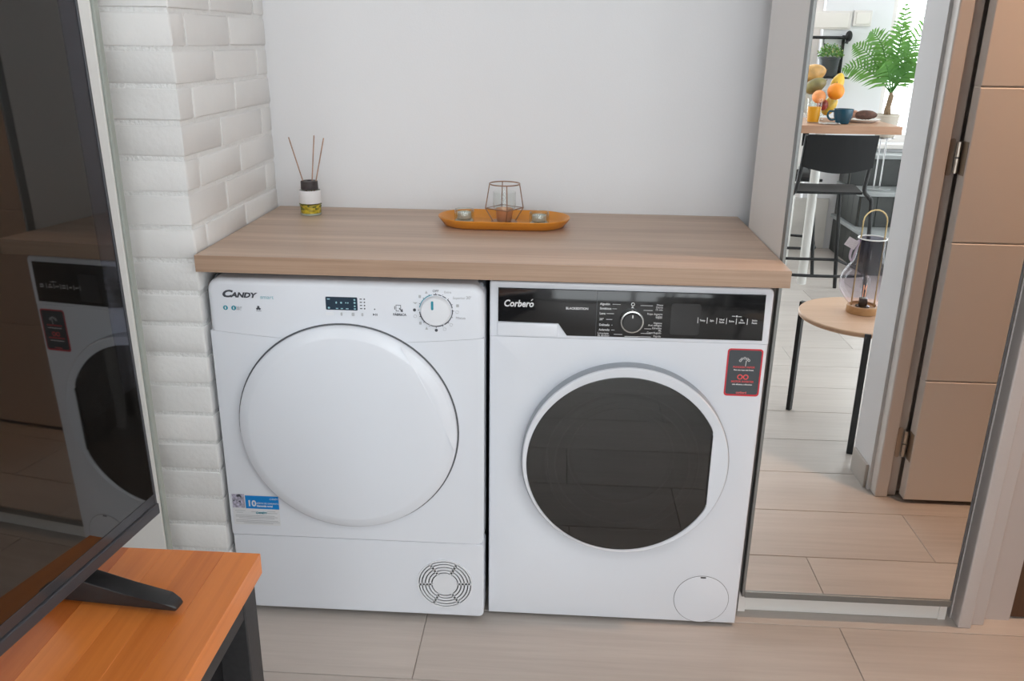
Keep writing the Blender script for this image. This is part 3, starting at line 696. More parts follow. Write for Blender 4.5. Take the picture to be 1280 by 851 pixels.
# filter cover, sticker, feet
fx, fz = 1.1165, .0755
obj('filter_gap', plate(circ(fx, fz, .0652, 64), WY-.0004, WY+.001), M_groove, Wm)
fc = obj('filter_cover', plate(circ(fx, fz, .0642, 64), WY-.0012, WY+.001, .0006), M_white, Wm, True)
obj('filter_notch', plate(rrect(fx-.0065, fx+.0065, fz+.0595, fz+.0630, .001, 2), WY-.0020, WY-.001), M_dark, fc)
sg = obj('sticker', plate(rrect(1.1195, 1.1950, .6040, .7135, .007, 5), WY-.0006, WY+.001), M_redp, Wm); sg['label'] = 'charcoal sticker with a red border'
obj('sticker_face', plate(rrect(1.1228, 1.1917, .6085, .7102, .005, 5), WY-.0010, WY), M_dgrey, sg)
Ys = WY-.0013
bm = bm_new()      # infinity sign
for s in (-1, 1): arc_band(bm, 1.157+s*.0062, .6490, .0038, .0060, 0, 360, Ys-.0002, Ys+.0006, 18)
obj('sticker_symbol', bm, mat('bright_red_print', (.85, .10, .10), .4), sg)
bm = bm_new()      # small tree-like emblem
for (dx, dz) in ((-.009, 0), (-.006, .004), (0, .006), (.006, .004), (.009, .001)): arc_band(bm, 1.157+dx, .6865+dz, .0018, .0028, 0, 360, Ys-.0002, Ys+.0006, 8)
plate([(1.1595, .674), (1.1605, .674), (1.1615, .687), (1.1600, .687)], Ys-.0002, Ys+.0006, bm=bm)
obj('sticker_symbol', bm, M_wprint, sg)
MRED = mat('red_lettering', (.75, .08, .09), .4)
for body, z, s, mm in (('FUNCION VAPOR', .6715, .0058, MRED), ('Para una ropa m\u00e1s fresca', .6650, .0042, M_wprint), ('MOTOR INVERTER', .6380, .0058, MRED), ('m\u00e1s eficiente y silencioso', .6315, .0042, M_wprint), ('corber\u00f3', .6125, .0070, mat('sticker_red_word', (.85, .16, .16), .4))):
    lettering('sticker_lettering', body, 1.157, Ys, z, s, mm, sg, 'CENTER', bold=.00012)
for (x, y) in ((.65, .08), (1.16, .08), (.65, .50), (1.16, .50)): obj('foot', lathe([(.016, 0), (.020, .004), (.020, .008), (.012, .014)], (x, y, 0), n=20, cap0=True, cap1=True), M_dark, Wm, True)

# ------------------------------------------------------------------ worktop over the machines
wt = obj('worktop', box(-.008, 1.2200, -.022, YB-.001, .8631, .8995, .0018), M_top); tag(wt, 'long pale ash laminate worktop lying over both machines', 'worktop')
M_edge_shade = wood('ash_shaded_edge', (.30, .185, .12), (.50, .345, .245), .42, 'X', 120, 30, stretch=40, mix=.5)  # worktop laminate toned down: front edge shade is in the colour
obj('shaded_edge', box(-.008, 1.2200, -.0232, -.0221, .8637, .8989), M_edge_shade, wt)
ZT = .8995
# ------------------------------------------------------------------ tall mirrored cabinet
cb = thing('mirror_cabinet', (1.48, .25, 0), 'tall pale cabinet with full-length mirror door standing right of the machines', 'cabinet')
obj('side_panel', box(1.2215, 1.2395, .090, .418, 0, 2.35, .001), M_cab, cb)
obj('side_panel', box(1.7090, 1.7270, .094, .418, 0, 2.35, .001), M_board, cb)
obj('top_panel', box(1.2395, 1.709, .094, .418, 2.33, 2.35), M_cab, cb)
obj('back_panel', box(1.2395, 1.709, .405, .418, .06, 2.33), M_cab, cb)
obj('plinth', box(1.2395, 1.7088, .097, .115, .001, .057), M_board, cb)
md = obj('mirror_door', box(1.2220, 1.7180, .0735, .0895, .064, 2.34, .001), M_cab, cb)
obj('mirror', box(1.2285, 1.7165, MIR, .0737, .0745, 2.335), M_mirror, md)
bm = bm_new(); add_box(bm, 1.2215, 1.2285, .0660, .0890, .060, 2.345, .0010); obj('frame_stile', bm, M_alu, md)
obj('frame_rail', box(1.2285, 1.7180, .0662, .0890, .0575, .0745, .0010), M_alu, md)
obj('frame_stile', box(1.7165, 1.7190, .0680, .0890, .0745, 2.345), M_groove, md)

# ------------------------------------------------------------------ things on the worktop
rd = thing('reed_diffuser', (.1095, .437, ZT), 'small reed diffuser bottle with dark cap and three reeds by the brick corner', 'diffuser')
bx, by = .1095, .437
obj('bottle', lathe([(0, .0005), (.0255, .0005), (.0272, .003), (.0272, .058), (.0255, .063), (.0195, .066), (.0190, .070)], (bx, by, ZT), n=40), M_glass, rd, True)
obj('oil', lathe([(0, .006), (.0258, .006), (.0258, .027), (0, .027)], (bx, by, ZT), n=32), M_oil, rd, True)
obj('bottle_base', lathe([(0, .0012), (.0262, .0012), (.0262, .0055), (0, .0055)], (bx, by, ZT), n=32), mat('clear_pale_base', (.55, .60, .52), .1), rd, True)
bm = bm_new(); rnd = random.Random(3)
for _ in range(26):
    a = rnd.uniform(0, 2*PI); r = .0259; add_ball(bm, (bx+r*math.cos(a), by+r*math.sin(a), ZT+rnd.uniform(.016, .031)), .0030, .0030, .0022, 8, 5)
o = obj('dried_flowers', bm, M_flower, rd, True); o['kind'] = 'stuff'
obj('paper_label', lathe([(.0275, .031), (.0278, .032), (.0278, .060), (.0262, .0635)], (bx, by, ZT), n=40), M_label, rd, True)
obj('cap', lathe([(.0190, .066), (.0215, .066), (.0218, .067), (.0215, .085), (.0200, .0866), (.006, .0866)], (bx, by, ZT), n=36), M_capb, rd, True)
for (x0, dy0, x1, dy1, z1) in ((bx-.004, 0, .0655, -.004, .1945), (bx+.002, .003, .1265, .010, .1985), (bx+.007, -.002, .1545, -.004, .1940)):
    obj('reed', tube([(x0, by+dy0, ZT+.040), (x1, by+dy1, ZT+z1)], .0016, 8), M_reed, rd, True)
# tray
tx, ty = .614, .358
def stadium(hl, hw, n=16):
    p = []
    for i in range(n+1): a = R(-90+180*i/n); p.append((hl-hw+hw*math.cos(a), hw*math.sin(a)))
    for i in range(n+1): a = R(90+180*i/n); p.append((-(hl-hw)+hw*math.cos(a), hw*math.sin(a)))
    return p
bm = bm_new(); rings = []
for (hl, hw, z) in ((.138, .058, 0), (.148, .067, .0035), (.161, .080, .0200), (.1625, .0815, .0225), (.1615, .0805, .0240), (.1590, .0780, .0225), (.146, .065, .0065), (.138, .057, .0045)):
    rings.append([bm.verts.new((tx+x, ty+y, ZT+z)) for x, y in stadium(hl, hw)])
for a, b in zip(rings, rings[1:]):
    for i in range(len(a)): j = (i+1) % len(a); bm.faces.new((a[i], a[j], b[j], b[i]))
bm.faces.new(rings[0][::-1]); bm.faces.new(rings[-1]); bmesh.ops.recalc_face_normals(bm, faces=bm.faces)
ty_ = obj('serving_tray', bm, M_mustard, None, True, 50); tag(ty_, 'oval mustard yellow tray in the middle of the worktop', 'tray')
ZR = ZT + .0047
def tealight(x, y, label, clabel):
    t = thing('tealight_holder', (x, y, ZR), label, 'candle holder', 'glass tealight holders on the tray')
    obj('glass_cup', lathe([(0, .0), (.0235, .0), (.0245, .002), (.0238, .031), (.0225, .0335), (.0210, .031), (.0200, .011), (0, .009)], (x, y, ZR), n=32), M_glassg, t, True)
    obj('glass_base', lathe([(0, .001), (.0225, .001), (.0225, .0065), (0, .0075)], (x, y, ZR), n=32), mat('frosted_glass_base', (.66, .70, .66), .15), t, True)
    c = thing('tealight_candle', (x, y, ZR+.0115), clabel, 'candle', 'tealights in glass holders')
    obj('foil_cup', lathe([(0, 0), (.0165, 0), (.0170, .001), (.0172, .014), (.0160, .014)], (x, y, ZR+.0115), n=28), M_foil, c, True)
    obj('wax', lathe([(.0160, .0115), (.004, .0108), (0, .0105)], (x, y, ZR+.0115), n=24), M_wax, c, True)
    obj('wick', tube([(x, y, ZR+.021), (x+.001, y, ZR+.027)], .0006, 6), M_print, c)
tealight(.5155, .360, 'small clear glass tealight holder at the left end of the mustard tray', 'silver tealight candle inside the left glass holder on the tray')
tealight(.7005, .347, 'small clear glass tealight holder at the right end of the mustard tray', 'silver tealight candle inside the right glass holder on the tray')
# copper wire candle holder
gx, gy = .6135, .372
wl = thing('wire_candle_holder', (gx, gy, ZR), 'geometric copper wire candle holder in the centre of the tray', 'candle holder')
q4 = [(math.cos(R(a)), math.sin(R(a))) for a in (12, 102, 192, 282)]
bm = bm_new(); zt_, zm_, zb_ = ZT+.100, ZT+.0405, ZT+.0085
add_tube(bm, [(gx+.037*math.cos(R(10*i)), gy+.037*math.sin(R(10*i)), zt_) for i in range(36)], .0016, 6, True)
obj('top_ring', bm, M_copper, wl, True)
bm = bm_new()
add_tube(bm, [(gx+.047*c_, gy+.047*s_, zm_) for c_, s_ in q4], .0014, 6, True)
for c_, s_ in q4:
    add_tube(bm, [(gx+.037*c_, gy+.037*s_, zt_), (gx+.047*c_, gy+.047*s_, zm_), (gx+.028*c_, gy+.028*s_, zb_)], .0014, 6)
obj('wire_frame', bm, M_copper, wl, True)
bm = bm_new(); add_lathe(bm, [(0, 0), (.031, 0), (.033, .0015), (.031, .003), (0, .0035)], (gx, gy, ZR+.001), n=32)
obj('base_plate', bm, M_copper, wl, True)
obj('candle_cup', lathe([(0, .003), (.0165, .003), (.0185, .006), (.0215, .031), (.0222, .0335), (.0205, .032), (.017, .010), (0, .008)], (gx, gy, ZR+.001), n=32), M_coppercup, wl, True)
obj('glass_shade', lathe([(.020, .033), (.0265, .036), (.0285, .045), (.0275, .070), (.0280, .076)], (gx, gy, ZR), n=32), M_glass, wl, True)

# ------------------------------------------------------------------ television and its stand
A_, T_, O_ = -.12595749, .01660897, .31976154
nrm = Vector((math.cos(A_)*math.cos(T_), math.sin(A_)*math.cos(T_), math.sin(T_)))
hv = Vector((-math.sin(A_), math.cos(A_), 0)); uv = nrm.cross(hv)
TVM = Matrix(((hv.x, -nrm.x, uv.x, nrm.x*O_), (hv.y, -nrm.y, uv.y, nrm.y*O_), (hv.z, -nrm.z, uv.z, nrm.z*O_), (0, 0, 0, 1)))
def tvobj(name, bm, m, parent, smooth=False):
    bmesh.ops.transform(bm, matrix=TVM, verts=bm.verts); return obj(name, bm, m, parent, smooth)
B0, B1, C0, C1 = -1.925, -.697, .713, 1.42         # along the screen, up the screen
SZ = .657                                          # top of the stand
tv = thing('television', tuple(TVM @ Vector(((B0+B1)/2, .02, SZ))), 'large dark flat television at the left edge, reflecting the washer', 'television')
tvobj('back_shell', box(B0+.004, B1-.004, .004, .045, C0+.004, C1, .004), M_tvblk, tv)
tvobj('screen', box(B0+.004, B1-.0035, 0, .004, C0+.030, C1-.004), M_screen, tv)
tvobj('lower_bezel', box(B0+.004, B1-.0035, -.0010, .004, C0+.016, C0+.030, .0006, 1), mat('glossy_dark_bezel', (.055, .055, .06), .12, metal=.35), tv)
bm = bm_new(); add_box(bm, B1-.0035, B1, -.0015, .03, C0, C1, .0008, 1); tvobj('side_bezel', bm, M_tvbez, tv)
bm = bm_new(); add_box(bm, B0, B1, -.004, .03, C0, C0+.016, .002, 2); tvobj('bottom_bezel', bm, M_tvbez, tv)
tvobj('screen_edge_strip', box(B1-.031, B1-.004, -.0012, -.0004, .90, C1-.01), M_scrstrip, tv)  # thin see-through strip along the right side of the screen
for bf in (-.815, -1.76):
    bm = bm_new()
    # a splayed foot: flat arm falling from under the screen to the stand, front and back
    prof = [(-.094, SZ+.001), (.145, SZ+.001), (.150, SZ+.007), (.145, SZ+.012), (.075, SZ+.034), (.048, SZ+.060), (.030, SZ+.060), (.022, SZ+.034), (-.030, SZ+.0225), (-.080, SZ+.0135), (-.092, SZ+.010), (-.096, SZ+.005)]
    wf = lambda y: .0085 if y < -.08 else .014
    a = [bm.verts.new((bf-wf(y), y, z)) for y, z in prof]; b = [bm.verts.new((bf+wf(y), y, z)) for y, z in prof]
    bm.faces.new(a); bm.faces.new(b[::-1])
    for i in range(len(a)): bm.faces.new((a[i], b[i], b[(i+1) % len(a)], a[(i+1) % len(a)]))
    bmesh.ops.recalc_face_normals(bm, faces=bm.faces)
    bmesh.ops.bevel(bm, geom=bm.edges[:], offset=.004, segments=2, profile=.5, affect='EDGES', clamp_overlap=True)
    tvobj('foot', bm, M_tvblk, tv, True)
sd = thing('tv_stand', (.15, -1.5, 0), 'low television stand with orange wood top and black frame, bottom left', 'tv stand')
SX0, SX1, SY0, SY1 = -.115, .352, -2.1, -.7245
xs = [SX1, .302, .2585, .2185, .166, .115, .066, .018, -.032, -.078, SX0]
tp = obj('top_core', box(SX0+.002, SX1-.004, SY0+.002, SY1-.004, SZ-.030, SZ-.004), M_orange[0], sd)
for a, b in zip(xs, xs[1:]):
    bm = bm_new()
    add_box(bm, b, a, SY0, SY1, SZ-.032, SZ, .0004, 1)
    if a == SX1:
        bm.free(); bm = box(b, a, SY0, SY1, SZ-.032, SZ, .0006, 1)
        ed = [e for e in bm.edges if all(v.co.x > a-.002 for v in e.verts) and abs(e.verts[0].co.y-e.verts[1].co.y) > .5]
        bmesh.ops.bevel(bm, geom=ed, offset=.008, segments=4, profile=.5, affect='EDGES', clamp_overlap=True)
    obj('plank', bm, M_orange[0], sd, True)
TB = SZ-.032
for (x0, x1, y0, y1) in ((.300, .343, SY1-.050, SY1-.008), (.300, .343, SY0+.008, SY0+.05), (SX0+.01, SX0+.05, SY1-.05, SY1-.008), (SX0+.01, SX0+.05, SY0+.008, SY0+.05)):
    obj('leg', box(x0, x1, y0, y1, 0, TB, .002), M_black, sd)
obj('front_rail', box(.303, .341, SY0+.05, SY1-.05, TB-.040, TB, .0015), M_black, sd)
obj('back_panel', box(SX0+.012, SX0+.03, SY0+.05, SY1-.05, .04, TB), M_black, sd)
obj('end_panel', box(SX0+.05, .300, SY1-.036, SY1-.018, .04, TB), M_black, sd)
obj('end_panel', box(SX0+.05, .300, SY0+.018, SY0+.036, .04, TB), M_black, sd)
obj('shelf', box(SX0+.03, .325, SY0+.036, SY1-.05, .28, .30), M_black, sd)
obj('bottom_panel', box(SX0+.03, .325, SY0+.036, SY1-.05, .04, .06), M_black, sd)

# ------------------------------------------------------------------ seen in the mirror: side table and lantern
cxt, cyt, _ = V(1.832, 1.213, 0); ZS = .436
sdt = thing('side_table', (cxt, cyt, 0), 'round oak side table on thin black legs, seen in the mirror', 'table')
obj('tabletop', lathe([(0, ZS-.018), (.214, ZS-.018), (.221, ZS-.014), (.222, ZS-.004), (.219, ZS), (0, ZS)], (cxt, cyt, 0), n=64), M_tabtop, sdt, True)
for (x, yv) in ((1.658, 1.362), (1.775, .999), (2.034, 1.278)):
    px, py, _ = V(x, yv, 0); d = Vector((cxt-px, cyt-py, 0)).normalized(); s = Vector((-d.y, d.x, 0))
    bm = bm_new(); add_prism(bm, [(-.010, -.008), (.010, -.008), (.010, .008), (-.010, .008)], (px, py, 0), s, d, (0, 0, ZS-.001), .001, 1)
    obj('leg', bm, M_blkmetal, sdt)
bm = bm_new()
for (x, yv) in ((1.658, 1.362), (1.775, .999), (2.034, 1.278)):
    px, py, _ = V(x, yv, 0); add_tube(bm, [(px, py, ZS-.028), (cxt, cyt, ZS-.028)], .008, 8)
obj('support_frame', bm, M_blkmetal, sdt)
lx, ly, _ = V(1.832, 1.245, 0)
ln = thing('glass_lantern', (lx, ly, ZS), 'smoked glass lantern with brass loop handle on the round side table', 'lantern')
obj('base_ring', lathe([(0, 0), (.052, 0), (.0535, .002), (.0535, .026), (.0515, .028), (.046, .028), (.046, .020), (0, .020)], (lx, ly, ZS), n=40), M_ringw, ln, True)
obj('glass_shade', lathe([(.045, .028), (.060, .042), (.084, .075), (.0905, .107), (.084, .140), (.064, .170), (.050, .190), (.046, .215), (.046, .266)], (lx, ly, ZS), n=44), M_smoke, ln, True)
bm = bm_new(); add_tube(bm, [(lx+.0465*math.cos(R(10*i)), ly+.0465*math.sin(R(10*i)), ZS+.267) for i in range(36)], .0024, 8, True); obj('rim', bm, M_rimw, ln, True)
hp = [(lx-.040, ly, ZS+.020), (lx-.040, ly, ZS+.30)] + [(lx-.040*math.cos(R(t)), ly, ZS+.325+.040*math.sin(R(t))) for t in range(0, 181, 20)] + [(lx+.040, ly, ZS+.30), (lx+.040, ly, ZS+.020)]
obj('handle', tube(hp, .0026, 8), M_brass, ln, True)
obj('bulb_holder', lathe([(0, .020), (.024, .020), (.024, .024), (.015, .026), (.0145, .052), (0, .054)], (lx, ly, ZS), n=24), M_blk, ln, True)
bl = obj('bulb', lathe([(.009, .052), (.014, .075), (.0155, .105), (.012, .125), (0, .134)], (lx, ly, ZS), n=24), M_glass, ln, True)
obj('filament', tube([(lx-.004, ly, ZS+.056), (lx-.005, ly, ZS+.100), (lx, ly, ZS+.082), (lx+.005, ly, ZS+.100), (lx+.004, ly, ZS+.056)], .0011, 6), M_fil, bl)
obj('ribbon', tube(smooth_path([(lx-.040, ly+.005, ZS+.262), (lx-.062, ly+.006, ZS+.245), (lx-.071, ly+.006, ZS+.205), (lx-.063, ly+.010, ZS+.188), (lx-.056, ly+.008, ZS+.215), (lx-.044, ly+.006, ZS+.258)], 5), .0042, 6), M_rope, ln, True)
bm = bm_new(); add_box(bm, -.020, .020, -.0006, .0006, -.016, .016, .0, 1); bmesh.ops.transform(bm, matrix=Matrix.Translation((lx-.073, ly+.012, ZS+.250)) @ Matrix.Rotation(R(28), 4, 'Y'), verts=bm.verts)
obj('paper_tag', bm, M_tagp, ln)

# ------------------------------------------------------------------ bar table and stools
ZB = .912
bt = thing('bar_table', V(2.3, 3.45, 0), 'high bar table with brown oak top and white post, seen in the mirror', 'table')
x0, y0, _ = V(1.55, 3.74, 0); x1, y1, _ = V(2.612, 3.19, 0)
obj('tabletop', box(x0, x1, y0, y1, ZB-.043, ZB, .0015), M_bartop, bt)
for (x, yv) in ((2.186, 3.235), (1.62, 3.235), (2.186, 3.69), (1.62, 3.69)):
    px, py, _ = V(x, yv, 0); obj('leg', lathe([(.026, 0), (.026, ZB-.043)], (px, py, 0), n=20, cap0=True, cap1=True), M_postw, bt, True)
def make_stool(label):
    s = thing('bar_stool', V(2.17, 2.985, 0), label, 'bar stool', 'black bar stools at the bar table')
    # seat corners (x, yv): near = backrest side
    nl, nr, frr, fll = (1.972, 2.80), (2.312, 2.80), (2.372, 3.165), (2.030, 3.165)
    bm = bm_new(); g = []
    for i in range(9):
        t = i/8; row = []
        for j in range(9):
            u = j/8
            x = (nl[0]*(1-u)+nr[0]*u)*(1-t) + (fll[0]*(1-u)+frr[0]*u)*t; yv = nl[1]*(1-t)+frr[1]*t
            z = .612 - .010*math.sin(PI*u)*math.sin(PI*min(1, t*1.1)) - .016*max(0, t-.8)/.2
            row.append(bm.verts.new(V(x, yv, z)))
        g.append(row)
    for i in range(8):
        for j in range(8): bm.faces.new((g[i][j], g[i+1][j], g[i+1][j+1], g[i][j+1]))
    bmesh.ops.recalc_face_normals(bm, faces=bm.faces); bmesh.ops.solidify(bm, geom=bm.faces[:], thickness=.012)
    obj('seat', bm, M_seat, s, True)
    bm = bm_new(); g = []
    for i in range(9):
        t = i/8; row = []
        for j in range(13):
            u = j/12; x = 1.985 + .35*u + .004*t; bow = .022*math.sin(PI*u)
            z0_ = .742 - .030*math.sin(PI*u); z = z0_ + (.905 - z0_)*t
            row.append(bm.verts.new(V(x, 2.782 - bow*.8 - .018*t, z)))
        g.append(row)
    for i in range(8):
        for j in range(12): bm.faces.new((g[i][j], g[i+1][j], g[i+1][j+1], g[i][j+1]))
    bmesh.ops.recalc_face_normals(bm, faces=bm.faces); bmesh.ops.solidify(bm, geom=bm.faces[:], thickness=.008)
    obj('backrest', bm, M_seat, s, True)
    # side tubes: up the backrest, round the seat corner and down as a leg
    r = .0105
    obj('leg', tube(smooth_path([V(2.335, 2.775, .90), V(2.326, 2.79, .74), V(2.318, 2.795, .625), V(2.345, 2.79, .585), V(2.362, 2.785, .52), V(2.385, 2.75, 0.002)], 5), r, 10), M_blkmetal, s, True)
    obj('leg', tube(smooth_path([V(1.988, 2.775, .90), V(1.983, 2.79, .74), V(1.970, 2.795, .625), V(1.945, 2.79, .585), V(1.928, 2.785, .52), V(1.905, 2.75, 0.002)], 5), r, 10), M_blkmetal, s, True)
    obj('leg', tube([V(2.300, 3.13, .590), V(2.356, 3.155, .002)], r, 10), M_blkmetal, s, True)
    obj('leg', tube([V(2.010, 3.13, .590), V(1.955, 3.155, .002)], r, 10), M_blkmetal, s, True)
    obj('seat_rail', tube([V(1.960, 3.125, .575), V(2.300, 3.13, .575)], .0085, 8), M_blkmetal, s, True)
    obj('footrest', tube(smooth_path([V(1.93, 2.80, .17), V(1.945, 3.08, .17), V(1.98, 3.145, .17), V(2.15, 3.148, .17), V(2.32, 3.145, .17), V(2.355, 3.10, .17), V(2.372, 2.80, .17)], 5, True), .0085, 8, True), M_blkmetal, s, True)
    return s
s1 = make_stool('black bar stool with backrest drawn up to the near side of the bar table')
c0 = Vector(V(2.17, 2.985, 0)); c1 = Vector(V(2.082, 3.585, 0))
Mv = Matrix.Translation(c1) @ Matrix.Rotation(R(180), 4, 'Z') @ Matrix.Translation(-c0)
dup(s1, Mv, 'black bar stool on the far side of the bar table, behind the white table post')

# ------------------------------------------------------------------ breakfast on the bar table
cpx, cpy, _ = V(2.322, 3.32, 0)
cp = thing('coffee_cup', (cpx, cpy, ZB), 'dark blue cup standing on the bar table', 'cup')
obj('cup_body', lathe([(0, 0), (.030, 0), (.036, .004), (.050, .040), (.054, .082), (.051, .082), (.046, .040), (.032, .008), (0, .007)], (cpx, cpy, ZB), n=36), M_cupblue, cp, True)
obj('cup_handle', tube(smooth_path([(cpx-.051, cpy, ZB+.068), (cpx-.078, cpy, ZB+.066), (cpx-.084, cpy, ZB+.042), (cpx-.066, cpy, ZB+.022), (cpx-.043, cpy, ZB+.024)], 5), .006, 8), M_cupblue, cp, True)
gx2, gy2, _ = V(2.170, 3.36, 0)
jg = thing('juice_glass', (gx2, gy2, ZB), 'glass of orange juice on the bar table beside the mirror edge', 'glass')
obj('glass', lathe([(0, 0), (.031, 0), (.033, .003), (.041, .135)], (gx2, gy2, ZB), n=32), M_glass, jg, True)
obj('juice', lathe([(0, .006), (.0315, .006), (.0375, .088), (0, .088)], (gx2, gy2, ZB), n=32), M_juice, jg, True)
ppx, ppy, _ = V(2.470, 3.47, 0)
pl = obj('plate', lathe([(0, .002), (.070, .002), (.075, 0), (.082, .004), (.108, .016), (.110, .019), (.104, .019), (.080, .009), (0, .007)], (ppx, ppy, ZB), n=48), M_plate, None, True); tag(pl, 'white plate with food at the right end of the bar table', 'plate')
bm = bm_new(); add_ball(bm, (ppx+.018, ppy+.03, ZB+.042), .062, .032, .026, 18, 10); add_ball(bm, (ppx+.045, ppy+.028, ZB+.040), .030, .020, .016, 14, 8)
for v in bm.verts: v.co += Vector([random.uniform(-.0025, .0025) for _ in range(3)])
tag(obj('pastry', bm, M_pastry, None, True), 'dark brown pastry on the white plate', 'pastry')
bm = bm_new()
for i in range(4): add_ball(bm, (ppx-.040+.010*i, ppy-.03+.004*i, ZB+.030+.012*(i % 2)), .036, .026, .012, 14, 8, Matrix.Rotation(R(18*i-20), 3, 'Y'))
for v in bm.verts: v.co += Vector([random.uniform(-.002, .002) for _ in range(3)])
tag(obj('ham_slices', bm, M_bread, None, True), 'pink folded slices on the back of the white plate', 'food')
nx, ny, _ = V(2.235, 3.275, 0)
bm = bm_new(); g = []
for i in range(7):
    g.append([bm.verts.new((nx-.055+.110*i/6, ny-.045+.09*j/6, ZB+.004+.006*math.sin(i*1.3+j*.8)**2)) for j in range(7)])
for i in range(6):
    for j in range(6): bm.faces.new((g[i][j], g[i+1][j], g[i+1][j+1], g[i][j+1]))
bmesh.ops.solidify(bm, geom=bm.faces[:], thickness=.002)
tag(obj('paper_napkin', bm, M_napkin, None, True), 'crumpled white napkin on the bar table left of the blue cup', 'napkin')
fbx, fby, _ = V(2.235, 3.56, 0)
fb = thing('fruit_bowl', (fbx, fby, ZB), 'clear glass bowl heaped with fruit on the bar table', 'bowl')
obj('bowl', lathe([(.045, .0), (.050, .004), (.030, .010), (.045, .022), (.085, .055), (.115, .110), (.128, .165), (.126, .166), (.112, .112), (.082, .058), (.035, .027), (0, .025)], (fbx, fby, ZB), n=40), M_glass, fb, True)
fr = lambda x, yv, z: Vector(V(x, yv, z))
def fruit(name, label, cat, c, rx, ry, rz, m, rot=None, stalk=True, taper=0.0, grp='fruit in the glass bowl'):
    t = thing(name, c, label, cat, grp)
    bm = bm_new(); add_ball(bm, (0, 0, 0), rx, ry, rz, 24, 16)
    if taper:
        for v in bm.verts: k_ = v.co.z/rz; v.co.x *= 1 - taper*k_; v.co.y *= 1 - taper*k_
    M_ = Matrix.Translation(c) @ (rot.to_4x4() if rot else Matrix())
    bmesh.ops.transform(bm, matrix=M_, verts=bm.verts); obj('flesh', bm, m, t, True)
    if stalk:
        bm = tube([(0, 0, rz*.97), (0, .001, rz+.008)], .0022, 6); bmesh.ops.transform(bm, matrix=M_, verts=bm.verts); obj('stalk', bm, M_trunk, t)
ry90 = Matrix.Rotation(R(80), 3, 'Y')
fruit('mango', 'yellow-red mango on top of the heap in the fruit bowl', 'fruit', fr(2.205, 3.605, 1.172), .052, .046, .076, M_mango, Matrix.Rotation(R(75), 3, 'Y'), taper=.12)
fruit('mango', 'green-brown mango below the yellow-red mango in the fruit bowl', 'fruit', fr(2.200, 3.502, 1.108), .041, .041, .064, M_mangog, Matrix.Rotation(R(62), 3, 'Y'), taper=.12)
fruit('pear', 'yellow fruit leaning out at the right of the fruit bowl', 'fruit', fr(2.335, 3.54, 1.125), .036, .036, .056, M_yellowf, Matrix.Rotation(R(18), 3, 'Y'), taper=.22)
fruit('orange', 'bright orange in the middle of the fruit bowl', 'fruit', fr(2.292, 3.412, 1.082), .047, .047, .046, M_orangef)
fruit('peach', 'small peach at the left front of the fruit bowl', 'fruit', fr(2.200, 3.405, 1.052), .038, .038, .037, M_peach)
fruit('apple', 'dark red apple low in the fruit bowl', 'fruit', fr(2.250, 3.49, 1.003), .032, .034, .033, M_redf)
fruit('mango', 'long yellow-green fruit at the bottom of the fruit bowl', 'fruit', fr(2.300, 3.52, 1.000), .038, .038, .062, M_yellowf, Matrix.Rotation(R(28), 3, 'Y'), taper=.1)

# ------------------------------------------------------------------ far corner: steps, plants, rack, cabinet
stp = thing('stone_steps', V(3.2, 3.8, 0), 'dark slate steps rising to the window behind the bar table', 'steps')
def ystep(yv0, yv1, z0, z1, first):
    a = V(2.615 + (0 if first else .010), yv1, 0); b = V(3.88, yv0, 0)
    core = obj('step', box(a[0]+.012, b[0], a[1], b[1]-.012, z0, z1-.025), M_grout, stp)
    x = a[0]+.012
    while x < 3.86:
        obj('riser_tile', box(x+.0015, min(x+.10, 3.88)-.0015, b[1]-.0125, b[1]-.002, z0+.002, z1-.027, .001, 1), M_stone, core); x += .10
    y = b[1]-.014
    while y > a[1]+.03:
        obj('side_tile', box(a[0]+.001, a[0]+.0125, max(y-.10, a[1])+.0015, y-.0015, z0+.002, z1-.027, .001, 1), M_stone, core); y -= .10
    obj('tread', box(a[0]-.012, b[0], a[1], b[1]+.014, z1-.025, z1, .003), M_tread, stp)
ystep(3.46, 4.195, 0, .245, True); ystep(3.74, 4.195, .245, .465, False); ystep(4.00, 4.195, .465, .665, False)
# palm on a chrome wire plant stand
pbx, pby, _ = V(2.765, 3.87, 0); Z2 = .465
ps = thing('plant_stand', (pbx, pby, Z2), 'chrome wire plant stand with round foot on the slate step', 'plant stand')
obj('base_disc', lathe([(0, 0), (.082, 0), (.084, .004), (.080, .010), (0, .012)], (pbx, pby, Z2), n=40), M_tread, ps, True)
for dx in (-.018, .018): obj('rod', tube([(pbx+dx, pby, Z2+.010), (pbx+dx, pby, .785)], .0045, 8), M_chrome, ps, True)
obj('support_plate', lathe([(0, 0), (.062, 0), (.062, .006), (0, .006)], (pbx, pby, .784), n=32), M_chrome, ps, True)
pm = thing('potted_palm', (pbx, pby, .790), 'tall feathery green palm in a beige pot by the bright window', 'plant')
obj('pot', lathe([(0, 0), (.052, 0), (.055, .004), (.070, .125), (.073, .127), (.073, .140), (.067, .140), (.062, .120), (0, .118)], (pbx, pby, .790), n=36), M_beige, pm, True)
obj('trunk', tube(smooth_path([(pbx, pby, .905), (pbx-.006, pby, .96), (pbx+.002, pby, 1.03), (pbx, pby, 1.06)], 4), [.020]*5+[.016]*5+[.010]*3, 10), M_trunk, pm, True)
crown = Vector((pbx, pby, 1.05))
